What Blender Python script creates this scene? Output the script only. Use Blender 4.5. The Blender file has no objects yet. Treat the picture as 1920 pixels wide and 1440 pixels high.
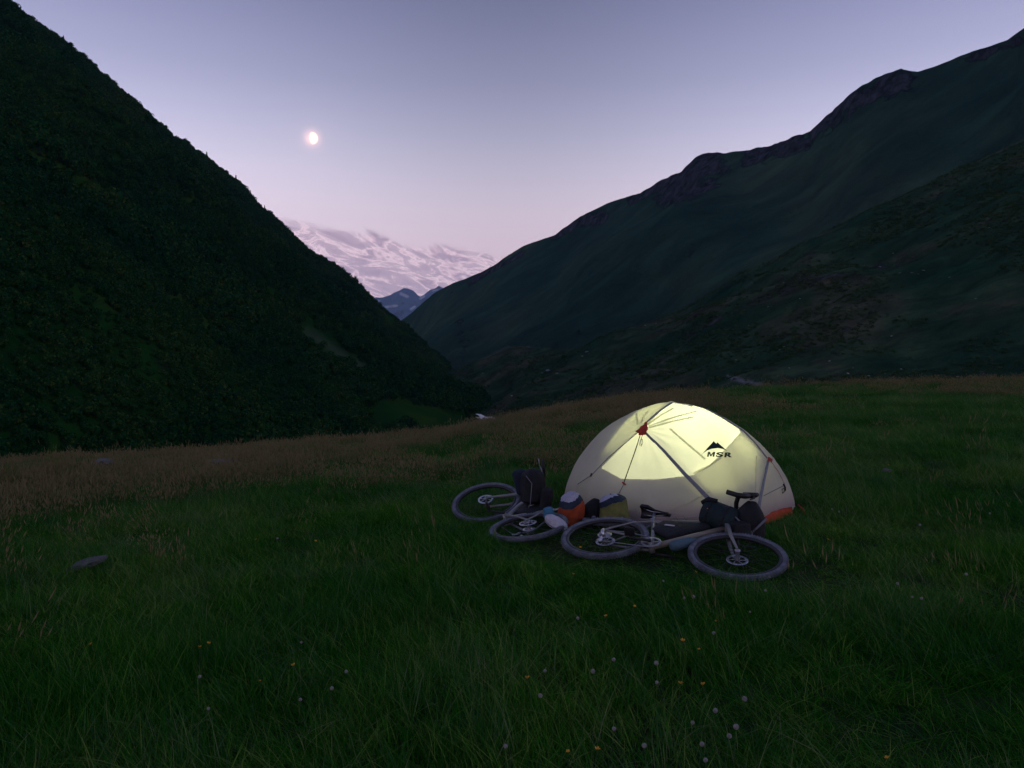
import bpy, math, random
import numpy as np
from mathutils import Vector, Matrix, Euler, noise
from mathutils.bvhtree import BVHTree

random.seed(7)
rng = np.random.default_rng(7)
R = math.radians
SC = bpy.context.scene
COL = SC.collection

# ------------------------------------------------------------------ camera
F = 1400.0            # focal length in pixels of a 1920 px wide frame
CZ = 1.52
PITCH = math.atan(30 / F)
cam_d = bpy.data.cameras.new("camera")
cam_d.sensor_width = 36
cam_d.lens = 36 * F / 1920
cam_d.clip_start = 0.05
cam_d.clip_end = 60000
cam = bpy.data.objects.new("camera", cam_d)
cam.location = (0, 0, CZ)
cam.rotation_euler = (R(90) - PITCH, 0, 0)
COL.objects.link(cam)
SC.camera = cam

# ------------------------------------------------------------------ world
MOON_PX = (585, 259)


def ray(px, py):
    v = Vector(((px - 960) / F, -(py - 720) / F, -1))
    return (Euler((R(90) - PITCH, 0, 0)).to_matrix() @ v).normalized()


def at(px, py, depth):
    d = ray(px, py)
    return Vector((0, 0, CZ)) + d * (depth / d.y)


def s2l(c):
    return [((x / 255 + .055) / 1.055) ** 2.4 if x > 10 else x / 255 / 12.92 for x in c] + [1]


class NT:
    """small helper to wire shader nodes"""
    def __init__(self, tree):
        self.t = tree
        tree.nodes.clear()

    def n(self, kind, **kw):
        nd = self.t.nodes.new(kind)
        for k, v in kw.items():
            if k.startswith('i_'):
                nd.inputs[k[2:].replace('_', ' ')].default_value = v
            elif k[0] == 'i' and k[1:].isdigit():
                nd.inputs[int(k[1:])].default_value = v
            else:
                setattr(nd, k, v)
        return nd

    def l(self, a, b):
        self.t.links.new(a, b)

    def math(self, op, a, b=None, c=None, clamp=False):
        nd = self.t.nodes.new('ShaderNodeMath')
        nd.operation = op
        nd.use_clamp = clamp
        for i, v in enumerate((a, b, c)):
            if v is None:
                continue
            if isinstance(v, (int, float)):
                nd.inputs[i].default_value = v
            else:
                self.l(v, nd.inputs[i])
        return nd.outputs[0]

    def ramp(self, fac, stops, interp='LINEAR'):
        nd = self.t.nodes.new('ShaderNodeValToRGB')
        nd.color_ramp.interpolation = interp
        e = nd.color_ramp.elements
        while len(e) < len(stops):
            e.new(.5)
        for el, (p, c) in zip(e, stops):
            el.position = p
            el.color = c
        if fac is not None:
            self.l(fac, nd.inputs[0])
        return nd.outputs[0]

    def mix(self, fac, a, b, blend='MIX'):
        nd = self.t.nodes.new('ShaderNodeMix')
        nd.data_type = 'RGBA'
        nd.blend_type = blend
        for s, v in ((nd.inputs[0], fac), (nd.inputs[6], a), (nd.inputs[7], b)):
            if isinstance(v, (int, float)):
                s.default_value = v
            elif isinstance(v, (list, tuple)):
                s.default_value = v
            else:
                self.l(v, s)
        return nd.outputs[2]


world = bpy.data.worlds.new("World")
SC.world = world
world.use_nodes = True
w = NT(world.node_tree)
tc = w.n('ShaderNodeTexCoord').outputs['Generated']
sep = w.n('ShaderNodeSeparateXYZ')
w.l(tc, sep.inputs[0])
X, Y, Z = sep.outputs
base = w.ramp(Z, [
    (0.0, s2l((250, 220, 234))), (0.13, s2l((250, 222, 236))), (0.21, s2l((234, 220, 237))),
    (0.28, s2l((194, 192, 218))), (0.35, s2l((160, 161, 194))), (0.45, s2l((118, 122, 157))),
    (0.60, s2l((88, 96, 132))), (1.0, s2l((72, 80, 116)))], 'B_SPLINE')
hyp = w.math('SQRT', w.math('ADD', w.math('MULTIPLY', X, X), w.math('ADD', w.math('MULTIPLY', Y, Y), 1e-5)))
sinaz = w.math('DIVIDE', X, hyp)
s2 = w.math('MULTIPLY', sinaz, sinaz)
side = w.math('MULTIPLY', w.math('DIVIDE', s2, w.math('ADD', s2, .14)), .62)
sidef = w.math('ADD', w.math('MULTIPLY', side, w.math('MULTIPLY', Z, 4.0, clamp=True)), .88)
skyc = w.mix(1.0, base, w.n('ShaderNodeCombineColor').outputs[0], 'MULTIPLY')
cc = skyc.node.inputs[7].links[0].from_node
for k in range(3):
    w.l(sidef, cc.inputs[k])
# evening cloud bank low over the head of the valley
az = w.math('ARCTAN2', X, Y)
el = w.math('ARCSINE', Z)
cv = w.n('ShaderNodeCombineXYZ')
w.l(w.math('ADD', w.math('MULTIPLY', az, 1.15), w.math('MULTIPLY', el, .0)), cv.inputs[0])
w.l(w.math('ADD', w.math('MULTIPLY', el, 3.4), w.math('MULTIPLY', az, .95)), cv.inputs[1])
n1 = w.n('ShaderNodeTexNoise', i_Scale=9.0, i_Detail=8.0, i_Roughness=.60, i_Distortion=1.1)
w.l(cv.outputs[0], n1.inputs['Vector'])
n2 = w.n('ShaderNodeTexNoise', i_Scale=14.5, i_Detail=7.0, i_Roughness=.58, i_Distortion=1.0)
w.l(cv.outputs[0], n2.inputs['Vector'])
azc = w.math('MAXIMUM', w.math('MINIMUM', az, .35), -.5)
edge = w.math('SUBTRACT', .149, w.math('MULTIPLY', w.math('ADD', azc, .02), .155))
edge = w.math('ADD', edge, w.math('MULTIPLY', w.math('SUBTRACT', n1.outputs[0], .5), .055))
dens = w.math('DIVIDE', w.math('SUBTRACT', edge, el), .009, clamp=True)
dens = w.math('MULTIPLY', dens, w.math('ADD', .72, w.math('MULTIPLY', n1.outputs[0], .4)), clamp=True)
tex = w.math('ADD', w.math('MULTIPLY', n2.outputs[0], .6), w.math('MULTIPLY', n1.outputs[0], .4))
ccol = w.ramp(tex, [(.36, s2l((172, 150, 176))), (.45, s2l((192, 168, 192))), (.490, s2l((208, 182, 202))), (.510, s2l((255, 226, 240))), (.54, s2l((222, 192, 210))), (.59, s2l((176, 154, 180))), (.66, s2l((240, 214, 228)))])
sky2 = w.mix(dens, skyc, ccol)
# soft glow of the air around the moon
md = ray(*MOON_PX)
dp = w.n('ShaderNodeVectorMath', operation='DOT_PRODUCT')
w.l(tc, dp.inputs[0])
dp.inputs[1].default_value = md
ang = w.math('ARCCOSINE', w.math('MINIMUM', dp.outputs['Value'], 1.0))
g1 = w.math('EXPONENT', w.math('MULTIPLY', w.math('MULTIPLY', ang, ang), -1 / (.0085 ** 2)))
g2 = w.math('EXPONENT', w.math('MULTIPLY', ang, -1 / .018))
glow = w.mix(1.0, w.n('ShaderNodeCombineColor').outputs[0], (1, .50, .32, 1), 'MULTIPLY')
gc = glow.node.inputs[6].links[0].from_node
gs = w.math('ADD', w.math('MULTIPLY', g1, .75), w.math('MULTIPLY', g2, .06))
for k in range(3):
    w.l(gs, gc.inputs[k])
sky3 = w.mix(1.0, sky2, glow, 'ADD')
nish = w.n('ShaderNodeTexSky', sky_type='NISHITA', sun_disc=False, sun_elevation=R(-4), sun_rotation=R(25), altitude=1800)
sky4 = w.mix(.02, sky3, nish.outputs[0], 'ADD')
bg = w.n('ShaderNodeBackground', i_Strength=1.0)
w.l(sky4, bg.inputs[0])
out = w.n('ShaderNodeOutputWorld')
w.l(bg.outputs[0], out.inputs[0])

# faint, wide last light from over the left shoulder
sun_d = bpy.data.lights.new("sun", 'SUN')
sun_d.energy = 0.02
sun_d.angle = R(20)
sun_d.color = (.8, .85, 1)
sun = bpy.data.objects.new("sun", sun_d)
sun.rotation_euler = (R(50), 0, R(-30))
COL.objects.link(sun)

vs = SC.view_settings
vs.view_transform = 'Standard'
vs.look = 'None'
vs.exposure = 0
vs.gamma = 1
vs.use_curve_mapping = False
SC.render.engine = 'CYCLES'
cy = SC.cycles
cy.use_denoising = True
try:
    cy.denoiser = 'OPENIMAGEDENOISE'
    cy.denoising_input_passes = 'RGB_ALBEDO_NORMAL'
except Exception:
    pass
cy.max_bounces = 6
cy.transparent_max_bounces = 8
cy.volume_bounces = 1
cy.sample_clamp_indirect = 4


# ------------------------------------------------------------------ helpers
def tag(o, label=None, cat=None, group=None, kind=None):
    if label:
        o['label'] = label
    if cat:
        o['category'] = cat
    if group:
        o['group'] = group
    if kind:
        o['kind'] = kind
    return o


def empty(name, loc=(0, 0, 0), mtx=None):
    o = bpy.data.objects.new(name, None)
    o.empty_display_size = .1
    COL.objects.link(o)
    if mtx is not None:
        o.matrix_world = mtx
    else:
        o.location = loc
    return o


def link(name, me, parent=None, loc=None):
    o = bpy.data.objects.new(name, me)
    COL.objects.link(o)
    if parent is not None:
        o.parent = parent
    if loc is not None:
        o.location = loc
    return o


class MB:
    """collects verts/faces and builds one mesh"""
    def __init__(self):
        self.v = []
        self.f = []
        self.m = []

    def add(self, vs_, fs, mi=0):
        b = len(self.v)
        self.v += [tuple(p) for p in vs_]
        for q in fs:
            self.f.append(tuple(i + b for i in q))
            self.m.append(mi)

    def tube(self, pts, r, seg=8, cap=True, closed=False, mi=0, flat=1.0, up=None):
        pts = [Vector(p) for p in pts]
        n = len(pts)
        rs = r if isinstance(r, (list, tuple)) else [r] * n
        vs_, fs = [], []
        prev = None
        for i, p in enumerate(pts):
            if closed:
                t = pts[(i + 1) % n] - pts[i - 1]
            else:
                t = pts[min(i + 1, n - 1)] - pts[max(i - 1, 0)]
            if t.length < 1e-9:
                t = Vector((0, 0, 1))
            t.normalize()
            if prev is None:
                a = Vector(up) if up is not None else (Vector((0, 0, 1)) if abs(t.z) < .9 else Vector((1, 0, 0)))
            else:
                a = prev
            a = (a - t * a.dot(t))
            a = a.normalized() if a.length > 1e-6 else t.orthogonal().normalized()
            prev = a
            b = t.cross(a)
            for k in range(seg):
                th = 2 * math.pi * k / seg
                vs_.append(p + (a * math.cos(th) * flat + b * math.sin(th)) * rs[i])
        m = n if closed else n - 1
        for i in range(m):
            j = (i + 1) % n
            for k in range(seg):
                k2 = (k + 1) % seg
                fs.append((i * seg + k, i * seg + k2, j * seg + k2, j * seg + k))
        if cap and not closed:
            fs.append(tuple(range(seg))[::-1])
            fs.append(tuple((n - 1) * seg + k for k in range(seg)))
        self.add(vs_, fs, mi)

    def box(self, c, s, M=None, mi=0):
        vs_ = [Vector((sx * s[0] / 2, sy * s[1] / 2, sz * s[2] / 2)) for sx in (-1, 1) for sy in (-1, 1) for sz in (-1, 1)]
        if M is not None:
            vs_ = [M @ p for p in vs_]
        vs_ = [p + Vector(c) for p in vs_]
        self.add(vs_, [(0, 1, 3, 2), (4, 6, 7, 5), (0, 4, 5, 1), (2, 3, 7, 6), (0, 2, 6, 4), (1, 5, 7, 3)], mi)

    def ring(self, c, axis, r0, r1, h, seg=32, mi=0):
        """flat annulus with thickness"""
        c = Vector(c)
        ax = Vector(axis).normalized()
        a = ax.orthogonal().normalized()
        b = ax.cross(a)
        vs_, fs = [], []
        for i in range(seg):
            th = 2 * math.pi * i / seg
            d = a * math.cos(th) + b * math.sin(th)
            for rr, hh in ((r0, -h / 2), (r1, -h / 2), (r1, h / 2), (r0, h / 2)):
                vs_.append(c + d * rr + ax * hh)
        for i in range(seg):
            j = (i + 1) % seg
            for k in range(4):
                k2 = (k + 1) % 4
                fs.append((i * 4 + k, i * 4 + k2, j * 4 + k2, j * 4 + k))
        self.add(vs_, fs, mi)

    def build(self, name, mats, parent=None, smooth=True, loc=None, mtx=None, bevel=None, subd=0):
        me = bpy.data.meshes.new(name)
        me.from_pydata(self.v, [], self.f)
        if not isinstance(mats, (list, tuple)):
            mats = [mats]
        for m in mats:
            me.materials.append(m)
        if len(mats) > 1:
            me.polygons.foreach_set('material_index', self.m)
        me.polygons.foreach_set('use_smooth', [smooth] * len(self.f))
        me.update()
        if mtx is not None:
            me.transform(mtx)
        o = link(name, me, parent, loc)
        if bevel:
            b = o.modifiers.new('bevel', 'BEVEL')
            b.width = bevel
            b.segments = 2
            b.limit_method = 'ANGLE'
        if subd:
            s = o.modifiers.new('subd', 'SUBSURF')
            s.levels = s.render_levels = subd
        return o


def mat(name, c1, c2=None, scale=8.0, rough=.7, metal=0.0, bump=0.0, bscale=None, trans=0.0, detail=6.0, spec=.3, coord='Object', stretch=None):
    m = bpy.data.materials.new(name)
    m.use_nodes = True
    t = NT(m.node_tree)
    o = t.n('ShaderNodeOutputMaterial')
    p = t.n('ShaderNodeBsdfPrincipled')
    p.inputs['Roughness'].default_value = rough
    p.inputs['Metallic'].default_value = metal
    p.inputs['Specular IOR Level'].default_value = spec
    tcn = t.n('ShaderNodeTexCoord').outputs[coord]
    if stretch:
        mp = t.n('ShaderNodeMapping')
        mp.inputs['Scale'].default_value = stretch
        t.l(tcn, mp.inputs[0])
        tcn = mp.outputs[0]
    c1 = tuple(c1) + (1,)
    if c2 is not None:
        n = t.n('ShaderNodeTexNoise', i_Scale=scale, i_Detail=detail, i_Roughness=.6)
        t.l(tcn, n.inputs['Vector'])
        col = t.ramp(n.outputs[0], [(.35, c1), (.65, tuple(c2) + (1,))])
        t.l(col, p.inputs['Base Color'])
    else:
        p.inputs['Base Color'].default_value = c1
    if bump:
        n = t.n('ShaderNodeTexNoise', i_Scale=bscale or scale * 4, i_Detail=5.0)
        t.l(tcn, n.inputs['Vector'])
        b = t.n('ShaderNodeBump', i_Strength=bump, i_Distance=.02)
        t.l(n.outputs[0], b.inputs['Height'])
        t.l(b.outputs[0], p.inputs['Normal'])
    if trans:
        tr = t.n('ShaderNodeBsdfTranslucent')
        if c2 is not None:
            t.l(col, tr.inputs[0])
        else:
            tr.inputs[0].default_value = c1
        mx = t.n('ShaderNodeMixShader')
        mx.inputs[0].default_value = trans
        t.l(p.outputs[0], mx.inputs[1])
        t.l(tr.outputs[0], mx.inputs[2])
        t.l(mx.outputs[0], o.inputs[0])
    else:
        t.l(p.outputs[0], o.inputs[0])
    return m


def interp(x, pts):
    xs = [p[0] for p in pts]
    ys = [p[1] for p in pts]
    return np.interp(x, xs, ys)


def fbm(x, y, z=0.0, oct=4, H=.9):
    return noise.fractal(Vector((x, y, z)), H, 2.0, oct)


# ------------------------------------------------------------------ meadow
EDGE = [(-900, 950), (-600, 930), (-200, 900), (0, 884), (150, 872), (300, 865), (500, 848), (700, 832), (850, 815), (920, 797), (1000, 785),
        (1100, 764), (1200, 750), (1400, 733), (1650, 722), (1920, 714), (2400, 712), (3000, 712)]
AZL, AZR = math.atan((-900 - 960) / F), math.atan((3000 - 960) / F)


def edge_at(a):
    a = max(AZL, min(AZR, a))
    px = 960 + F * math.tan(a)
    py = float(interp(px, EDGE))
    D = float(interp(px, [(-900, 40), (0, 46), (500, 36), (950, 38), (1300, 48), (1920, 62), (3000, 70)]))
    d = ray(px, py)
    h = math.hypot(d.x, d.y)
    return D, CZ + d.z / h * D


_tab = [edge_at(AZL + (AZR - AZL) * i / 400) for i in range(401)]


def edge_fast(a):
    u = (max(AZL, min(AZR, a)) - AZL) / (AZR - AZL) * 400
    i = min(399, int(u))
    k = u - i
    return (_tab[i][0] * (1 - k) + _tab[i + 1][0] * k, _tab[i][1] * (1 - k) + _tab[i + 1][1] * k)


def ground(x, y):
    r = math.hypot(x, y)
    if y <= 0 and r < 1e-6:
        return 0.0
    a = math.atan2(x, y)
    D, zD = edge_fast(a)
    # behind the camera the meadow just goes on level
    back = max(0.0, min(1.0, (abs(a) - R(75)) / R(40)))
    back = back * back * (3 - 2 * back)
    t = (r - 4) / (D - 4)
    if t <= 0:
        z = 0.0
    elif t < 1:
        z = zD * t ** 1.45
    else:
        q = r - D
        z = zD + (zD * 1.45 / (D - 4)) * q * .3 - 0.010 * q * q if q < 20 else zD + (zD * 1.45 / (D - 4)) * 6 - 4.0 - (q - 20) * .4
        z = max(z, -70)
    z *= (1 - back)
    amp = min(1, max(0, (r - 3) / 12))
    far = 1.0 if r < D else max(0.0, 1 - (r - D) / 30)
    z += (.05 + .10 * amp * far) * noise.noise(Vector((x * .22, y * .22, 3.1))) - .0
    z += .03 * noise.noise(Vector((x * .9, y * .9, 7.7)))
    # the shallow ditch that runs across the left of the meadow
    if x < 0:
        dx = x + 11.0
        line = y - (15.5 + .12 * dx)
        z -= .38 * math.exp(-(line / 1.7) ** 2) * max(0, min(1, (-x - 6) / 5))
    return z


GROUND_PAD = 0.0


def px_ground(px, py, h=0.0):
    """the point h above the meadow that the photograph shows at this pixel"""
    d = ray(px, py)
    o = Vector((0, 0, CZ))
    t = 1.0
    while t < 120:
        p = o + d * t
        if p.z < ground(p.x, p.y) + h:
            break
        t += .02 + t * .002
    return o + d * t


def make_ground():
    radii = [0.0, .5, 1.0]
    r = 1.5
    while r < 90:
        radii.append(r)
        r += .14 + r * .012
    while r < 9500:
        radii.append(r)
        r *= 1.16
    nA = 420
    # fine angles in front, coarse behind
    angs = list(np.linspace(R(-62), R(62), nA)) + list(np.linspace(R(62), R(298), 60))[1:-1]
    n = len(angs)
    verts = [(0, 0, ground(0, 0))]
    for rr in radii[1:]:
        for a in angs:
            a2 = a if a <= math.pi else a - 2 * math.pi
            x, y = rr * math.sin(a), rr * math.cos(a)
            verts.append((x, y, ground(x, y) if rr < 400 or abs(a2) < R(75) else ground(x, y)))
    faces = []
    for j in range(n):
        faces.append((0, 1 + (j + 1) % n, 1 + j))
    for i in range(len(radii) - 2):
        b0, b1 = 1 + i * n, 1 + (i + 1) * n
        for j in range(n):
            j2 = (j + 1) % n
            faces.append((b0 + j, b0 + j2, b1 + j2, b1 + j))
    me = bpy.data.meshes.new('ground')
    me.from_pydata(verts, [], faces)
    me.polygons.foreach_set('use_smooth', [True] * len(faces))
    return me


m_ground = mat('meadow_soil', (.012, .022, .009), (.035, .040, .018), scale=1.3, rough=.95, bump=.6, bscale=14, spec=.05)
gme = make_ground()
gme.materials.append(m_ground)
gr = link('ground', gme)
tag(gr, 'dark sloping alpine meadow under the grass', 'ground', kind='structure')


# ------------------------------------------------------------------ mountains
def sheet(name, rows, disp, attrs=None, smooth=True):
    """rows: list of lists of Vector, displaced by disp(i,j,p)->Vector"""
    nr, ncl = len(rows), len(rows[0])
    verts = []
    for i in range(nr):
        for j in range(ncl):
            verts.append(rows[i][j] + disp(i / (nr - 1), j / (ncl - 1), rows[i][j]))
    faces = []
    for i in range(nr - 1):
        for j in range(ncl - 1):
            a = i * ncl + j
            faces.append((a, a + 1, a + ncl + 1, a + ncl))
    me = bpy.data.meshes.new(name)
    me.from_pydata([tuple(v) for v in verts], [], faces)
    me.polygons.foreach_set('use_smooth', [smooth] * len(faces))
    if attrs:
        for k, fn in attrs.items():
            at_ = me.attributes.new(k, 'FLOAT', 'POINT')
            at_.data.foreach_set('value', [fn(v) for v in verts])
    o = link(name, me)
    return o


def to_px(v):
    c = Euler((R(90) - PITCH, 0, 0)).to_matrix().transposed() @ (Vector(v) - Vector((0, 0, CZ)))
    return 960 - F * c.x / c.z, 720 + F * c.y / c.z


def seg_dist(p, poly):
    best = 1e9
    for (x0, y0), (x1, y1) in zip(poly[:-1], poly[1:]):
        dx, dy = x1 - x0, y1 - y0
        L = dx * dx + dy * dy
        t = max(0, min(1, ((p[0] - x0) * dx + (p[1] - y0) * dy) / L)) if L else 0
        best = min(best, math.hypot(p[0] - x0 - t * dx, p[1] - y0 - t * dy))
    return best


def hill_mat(name, greens, rock, scree=None, rock_scale=.02, gscale=.01, bump=1.0, bdist=3.0, snow=False, streak=0.0):
    m = bpy.data.materials.new(name)
    m.use_nodes = True
    t = NT(m.node_tree)
    o = t.n('ShaderNodeOutputMaterial')
    p = t.n('ShaderNodeBsdfDiffuse')
    pos = t.n('ShaderNodeNewGeometry').outputs['Position']
    n = t.n('ShaderNodeTexNoise', i_Scale=gscale, i_Detail=9.0, i_Roughness=.62)
    t.l(pos, n.inputs['Vector'])
    col = t.ramp(n.outputs[0], [(.36, tuple(greens[0]) + (1,)), (.5, tuple(greens[1]) + (1,)), (.64, tuple(greens[2]) + (1,))])
    if streak:
        mp_ = t.n('ShaderNodeMapping')
        mp_.inputs['Rotation'].default_value = (0, R(31), R(8))
        t.l(pos, mp_.inputs[0])
        mq_ = t.n('ShaderNodeMapping')
        mq_.inputs['Scale'].default_value = (.26, .7, 1)
        t.l(mp_.outputs[0], mq_.inputs[0])
        ns_ = t.n('ShaderNodeTexNoise', i_Scale=streak, i_Detail=7.0, i_Roughness=.65, i_Distortion=.4)
        t.l(mq_.outputs[0], ns_.inputs['Vector'])
        sv_ = t.ramp(ns_.outputs[0], [(.32, (.55, .58, .60, 1)), (.5, (.95, .95, .95, 1)), (.66, (1.6, 1.5, 1.45, 1))])
        col = t.mix(1.0, col, sv_, 'MULTIPLY')
    # rock
    mp = t.n('ShaderNodeMapping')
    mp.inputs['Scale'].default_value = (1, 1, .22)
    t.l(pos, mp.inputs[0])
    n2 = t.n('ShaderNodeTexNoise', i_Scale=rock_scale, i_Detail=8.0, i_Roughness=.7)
    t.l(mp.outputs[0], n2.inputs['Vector'])
    rc = t.ramp(n2.outputs[0], [(.38, tuple(x * .12 for x in rock) + (1,)), (.66, tuple(rock) + (1,))])
    ra = t.n('ShaderNodeAttribute', attribute_name='rock').outputs['Fac']
    nb_ = t.n('ShaderNodeTexNoise', i_Scale=rock_scale * .45, i_Detail=6.0, i_Roughness=.7)
    t.l(pos, nb_.inputs['Vector'])
    fac = t.math('MULTIPLY', t.math('SUBTRACT', t.math('ADD', ra, t.math('ADD', t.math('MULTIPLY', n2.outputs[0], .5), t.math('MULTIPLY', nb_.outputs[0], 2.6))), 2.08), 4, clamp=True)
    col = t.mix(fac, col, rc)
    if scree is not None:
        sa = t.n('ShaderNodeAttribute', attribute_name='scree').outputs['Fac']
        f2 = t.math('MULTIPLY', sa, t.math('ADD', .25, n2.outputs[0]), clamp=True)
        col = t.mix(f2, col, tuple(scree) + (1,))
    t.l(col, p.inputs[0])
    b = t.n('ShaderNodeBump', i_Strength=bump, i_Distance=bdist)
    n3 = t.n('ShaderNodeTexNoise', i_Scale=gscale * 6, i_Detail=8.0, i_Roughness=.65)
    t.l(pos, n3.inputs['Vector'])
    t.l(t.math('ADD', n3.outputs[0], t.math('MULTIPLY', n2.outputs[0], t.math('MULTIPLY', fac, 1.5))), b.inputs['Height'])
    t.l(b.outputs[0], p.inputs['Normal'])
    t.l(p.outputs[0], o.inputs[0])
    return m


def densify(pts, n):
    xs = [p[0] for p in pts]
    q = np.linspace(xs[0], xs[-1], n)
    return [(float(x), float(interp(x, [(p[0], p[1]) for p in pts])), float(interp(x, [(p[0], p[2]) for p in pts]))) for x in q]


def mountain(name, ridge, foot, nc, nrow, disp, attrs, bulge=0.0, back=3, sag=.0):
    """ridge / foot: lists of (px, py, depth).  front face from foot to ridge, then a falling back face"""
    Rg = [at(*p) for p in densify(ridge, nc)]
    Ft = [at(*p) for p in densify(foot, nc)]
    rows = []
    for i in range(nrow):
        u = i / (nrow - 1)
        row = []
        for j in range(nc):
            a, b = Ft[j], Rg[j]
            p = a.lerp(b, u)
            p.z += bulge * math.sin(math.pi * u) * (b.z - a.z)
            row.append(p)
        rows.append(row)
    nb = 10
    for i in range(1, nb + 1):
        row = []
        for j in range(nc):
            d = Vector((Rg[j].x, Rg[j].y, 0)).normalized()
            h = Rg[j].z - Ft[j].z + 30
            row.append(Rg[j] + d * (h * 1.4 * i / nb) + Vector((0, 0, -h * 1.0 * (i / nb) ** 1.2)))
        rows.append(row)
    fu = (nrow - 1) / (nrow - 1 + nb)

    def dd(u, v, p):
        uf = min(1.0, u / fu)
        return disp(uf, v, p)
    return sheet(name, rows, dd, attrs)


# left, forested wall of the valley
Lr = [(-1100, -560, 460), (-500, -260, 520), (0, 22, 640), (110, 97, 680), (150, 138, 700), (215, 190, 730), (320, 270, 790), (400, 325, 830), (460, 375, 870),
      (545, 440, 930), (590, 480, 960), (640, 515, 990), (690, 560, 1010), (745, 603, 1010), (790, 640, 900), (825, 675, 800), (850, 712, 680),
      (868, 745, 560), (888, 785, 430), (900, 830, 400)]
Lf = [(-1100, 1010, 75), (-500, 960, 80), (0, 925, 90), (300, 905, 120), (600, 890, 180), (800, 872, 250), (900, 870, 330)]


def dispL(u, v, p):
    q = p * .0042
    e = math.sin(math.pi * min(1, u)) ** .6
    d = 17 * e * noise.fractal(q, .9, 2.0, 6)
    gul = noise.noise(Vector((p.x * .009 + p.z * .012, p.y * .009, 2.0)))
    d += 12 * e * gul
    d += 9 * e * noise.noise(p * .026)
    d += 2.2 * noise.fractal(p * .05, .8, 2, 4) * (1 if u > .02 else 0)
    sc = min(1.0, p.y / 500 + .15)
    n_ = Vector((.75, -.3, .55))
    return n_ * d * sc


screeL = [(575, 622), (610, 645), (650, 672), (682, 692)]
clear1 = [(860, 800), (800, 770), (740, 740), (700, 700)]
clear2 = [(540, 800), (470, 770)]


def a_scree_L(v):
    p = to_px(v)
    d = seg_dist(p, screeL)
    return max(0, 1 - d / 13) * .55


def clearing(p):
    c = max(0, 1 - seg_dist(p, [(720, 770), (860, 800)]) / 42)
    c = max(c, max(0, 1 - seg_dist(p, [(330, 560), (480, 640)]) / 30) * .25)
    c = max(c, max(0, 1 - seg_dist(p, screeL) / 18))
    c = max(c, max(0, 1 - seg_dist(p, [(60, 300), (200, 370)]) / 35) * .6)
    return c


m_left = hill_mat('left_slope_turf', [(.005, .038, .008), (.012, .062, .010), (.045, .085, .012)], (.05, .06, .055), scree=(.13, .135, .11),
                  rock_scale=.05, gscale=.012, bump=.8, bdist=4)
left = mountain('left_mountain', Lr, Lf, 300, 130, dispL, {'rock': lambda v: .22, 'scree': a_scree_L}, bulge=.05)
left.data.materials.append(m_left)
tag(left, 'steep dark wooded mountainside on the left of the valley', 'mountain', kind='structure')

# far right mountain with its rock bands along the crest
Rr = [(640, 640, 2100), (700, 625, 2000), (745, 606, 1950), (770, 588, 1900), (790, 570, 1850), (815, 549, 1800), (850, 531, 1750), (900, 512, 1680), (925, 498, 1640), (950, 480, 1600), (980, 461, 1560),
      (1040, 440, 1500), (1070, 418, 1470), (1095, 401, 1440), (1140, 381, 1400), (1200, 361, 1330), (1235, 341, 1300), (1250, 335, 1280), (1280, 318, 1250), (1305, 294, 1230), (1325, 287, 1220), (1400, 283, 1160),
      (1450, 270, 1120), (1520, 246, 1060), (1540, 225, 1040), (1560, 208, 1030), (1590, 180, 1000), (1615, 160, 990), (1650, 143, 970), (1688, 127, 950), (1705, 131, 940), (1722, 134, 930), (1760, 121, 910), (1800, 104, 890), (1850, 88, 860), (1890, 75, 840),
      (1920, 53, 820), (2200, -80, 760), (3000, -480, 600)]
Rf = [(640, 760, 1400), (760, 760, 1300), (850, 790, 900), (1000, 790, 800), (1300, 800, 620), (1920, 820, 420), (2300, 830, 350), (3000, 860, 250)]
bands = [([(1240, 350), (1335, 305)], 46), ([(1245, 372), (1330, 345)], 26), ([(1400, 300), (1510, 270)], 20), ([(1530, 235), (1600, 190), (1690, 150)], 36), ([(1100, 412), (1130, 405)], 20),
         ([(1040, 445), (1100, 410)], 10), ([(1180, 375), (1240, 352)], 14), ([(1810, 112), (1920, 75)], 12), ([(1400, 290), (1500, 255)], 10), ([(880, 530), (980, 475)], 8)]


def a_rock_R(v):
    p = to_px(v)
    b = 0
    for poly, wd in bands:
        b = max(b, 1 - (seg_dist(p, poly) / wd) ** 1.5)
    # the lower crags above the gorge
    for poly, wd in (([(860, 600), (870, 680)], 16), ([(1000, 690), (1040, 700)], 14), ([(1085, 655), (1110, 670)], 10)):
        b = max(b, .6 * (1 - seg_dist(p, poly) / wd))
    return max(.12, b)


def dispR(u, v, p):
    e = max(.0, math.sin(math.pi * min(1, u))) ** .5
    d = 34 * e * noise.fractal(p * .0028, 1.0, 2.0, 6)
    d += 26 * e * noise.noise(Vector((p.x * .006 + p.z * .003, p.y * .004 + p.z * .002, 9)))
    d += 11 * e * (abs(noise.noise(Vector(((p.x * .8 - p.z * .5) * .016, p.y * .010, 21)))) - .2)
    r_ = a_rock_R(p)
    cr = noise.noise(Vector((p.x * .06, p.y * .045, p.z * .012)))
    d += max(0, r_ - .12) * e * (9 * cr + 4 * noise.fractal(p * .06, .7, 2, 4))
    d += 1.6 * noise.fractal(p * .018, .8, 2, 5)
    return Vector((-.6, -.5, .5)) * d + Vector((0, 0, max(0, r_ - .08) * 3.6 * noise.fractal(p * .045, .6, 2, 3)))


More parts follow.
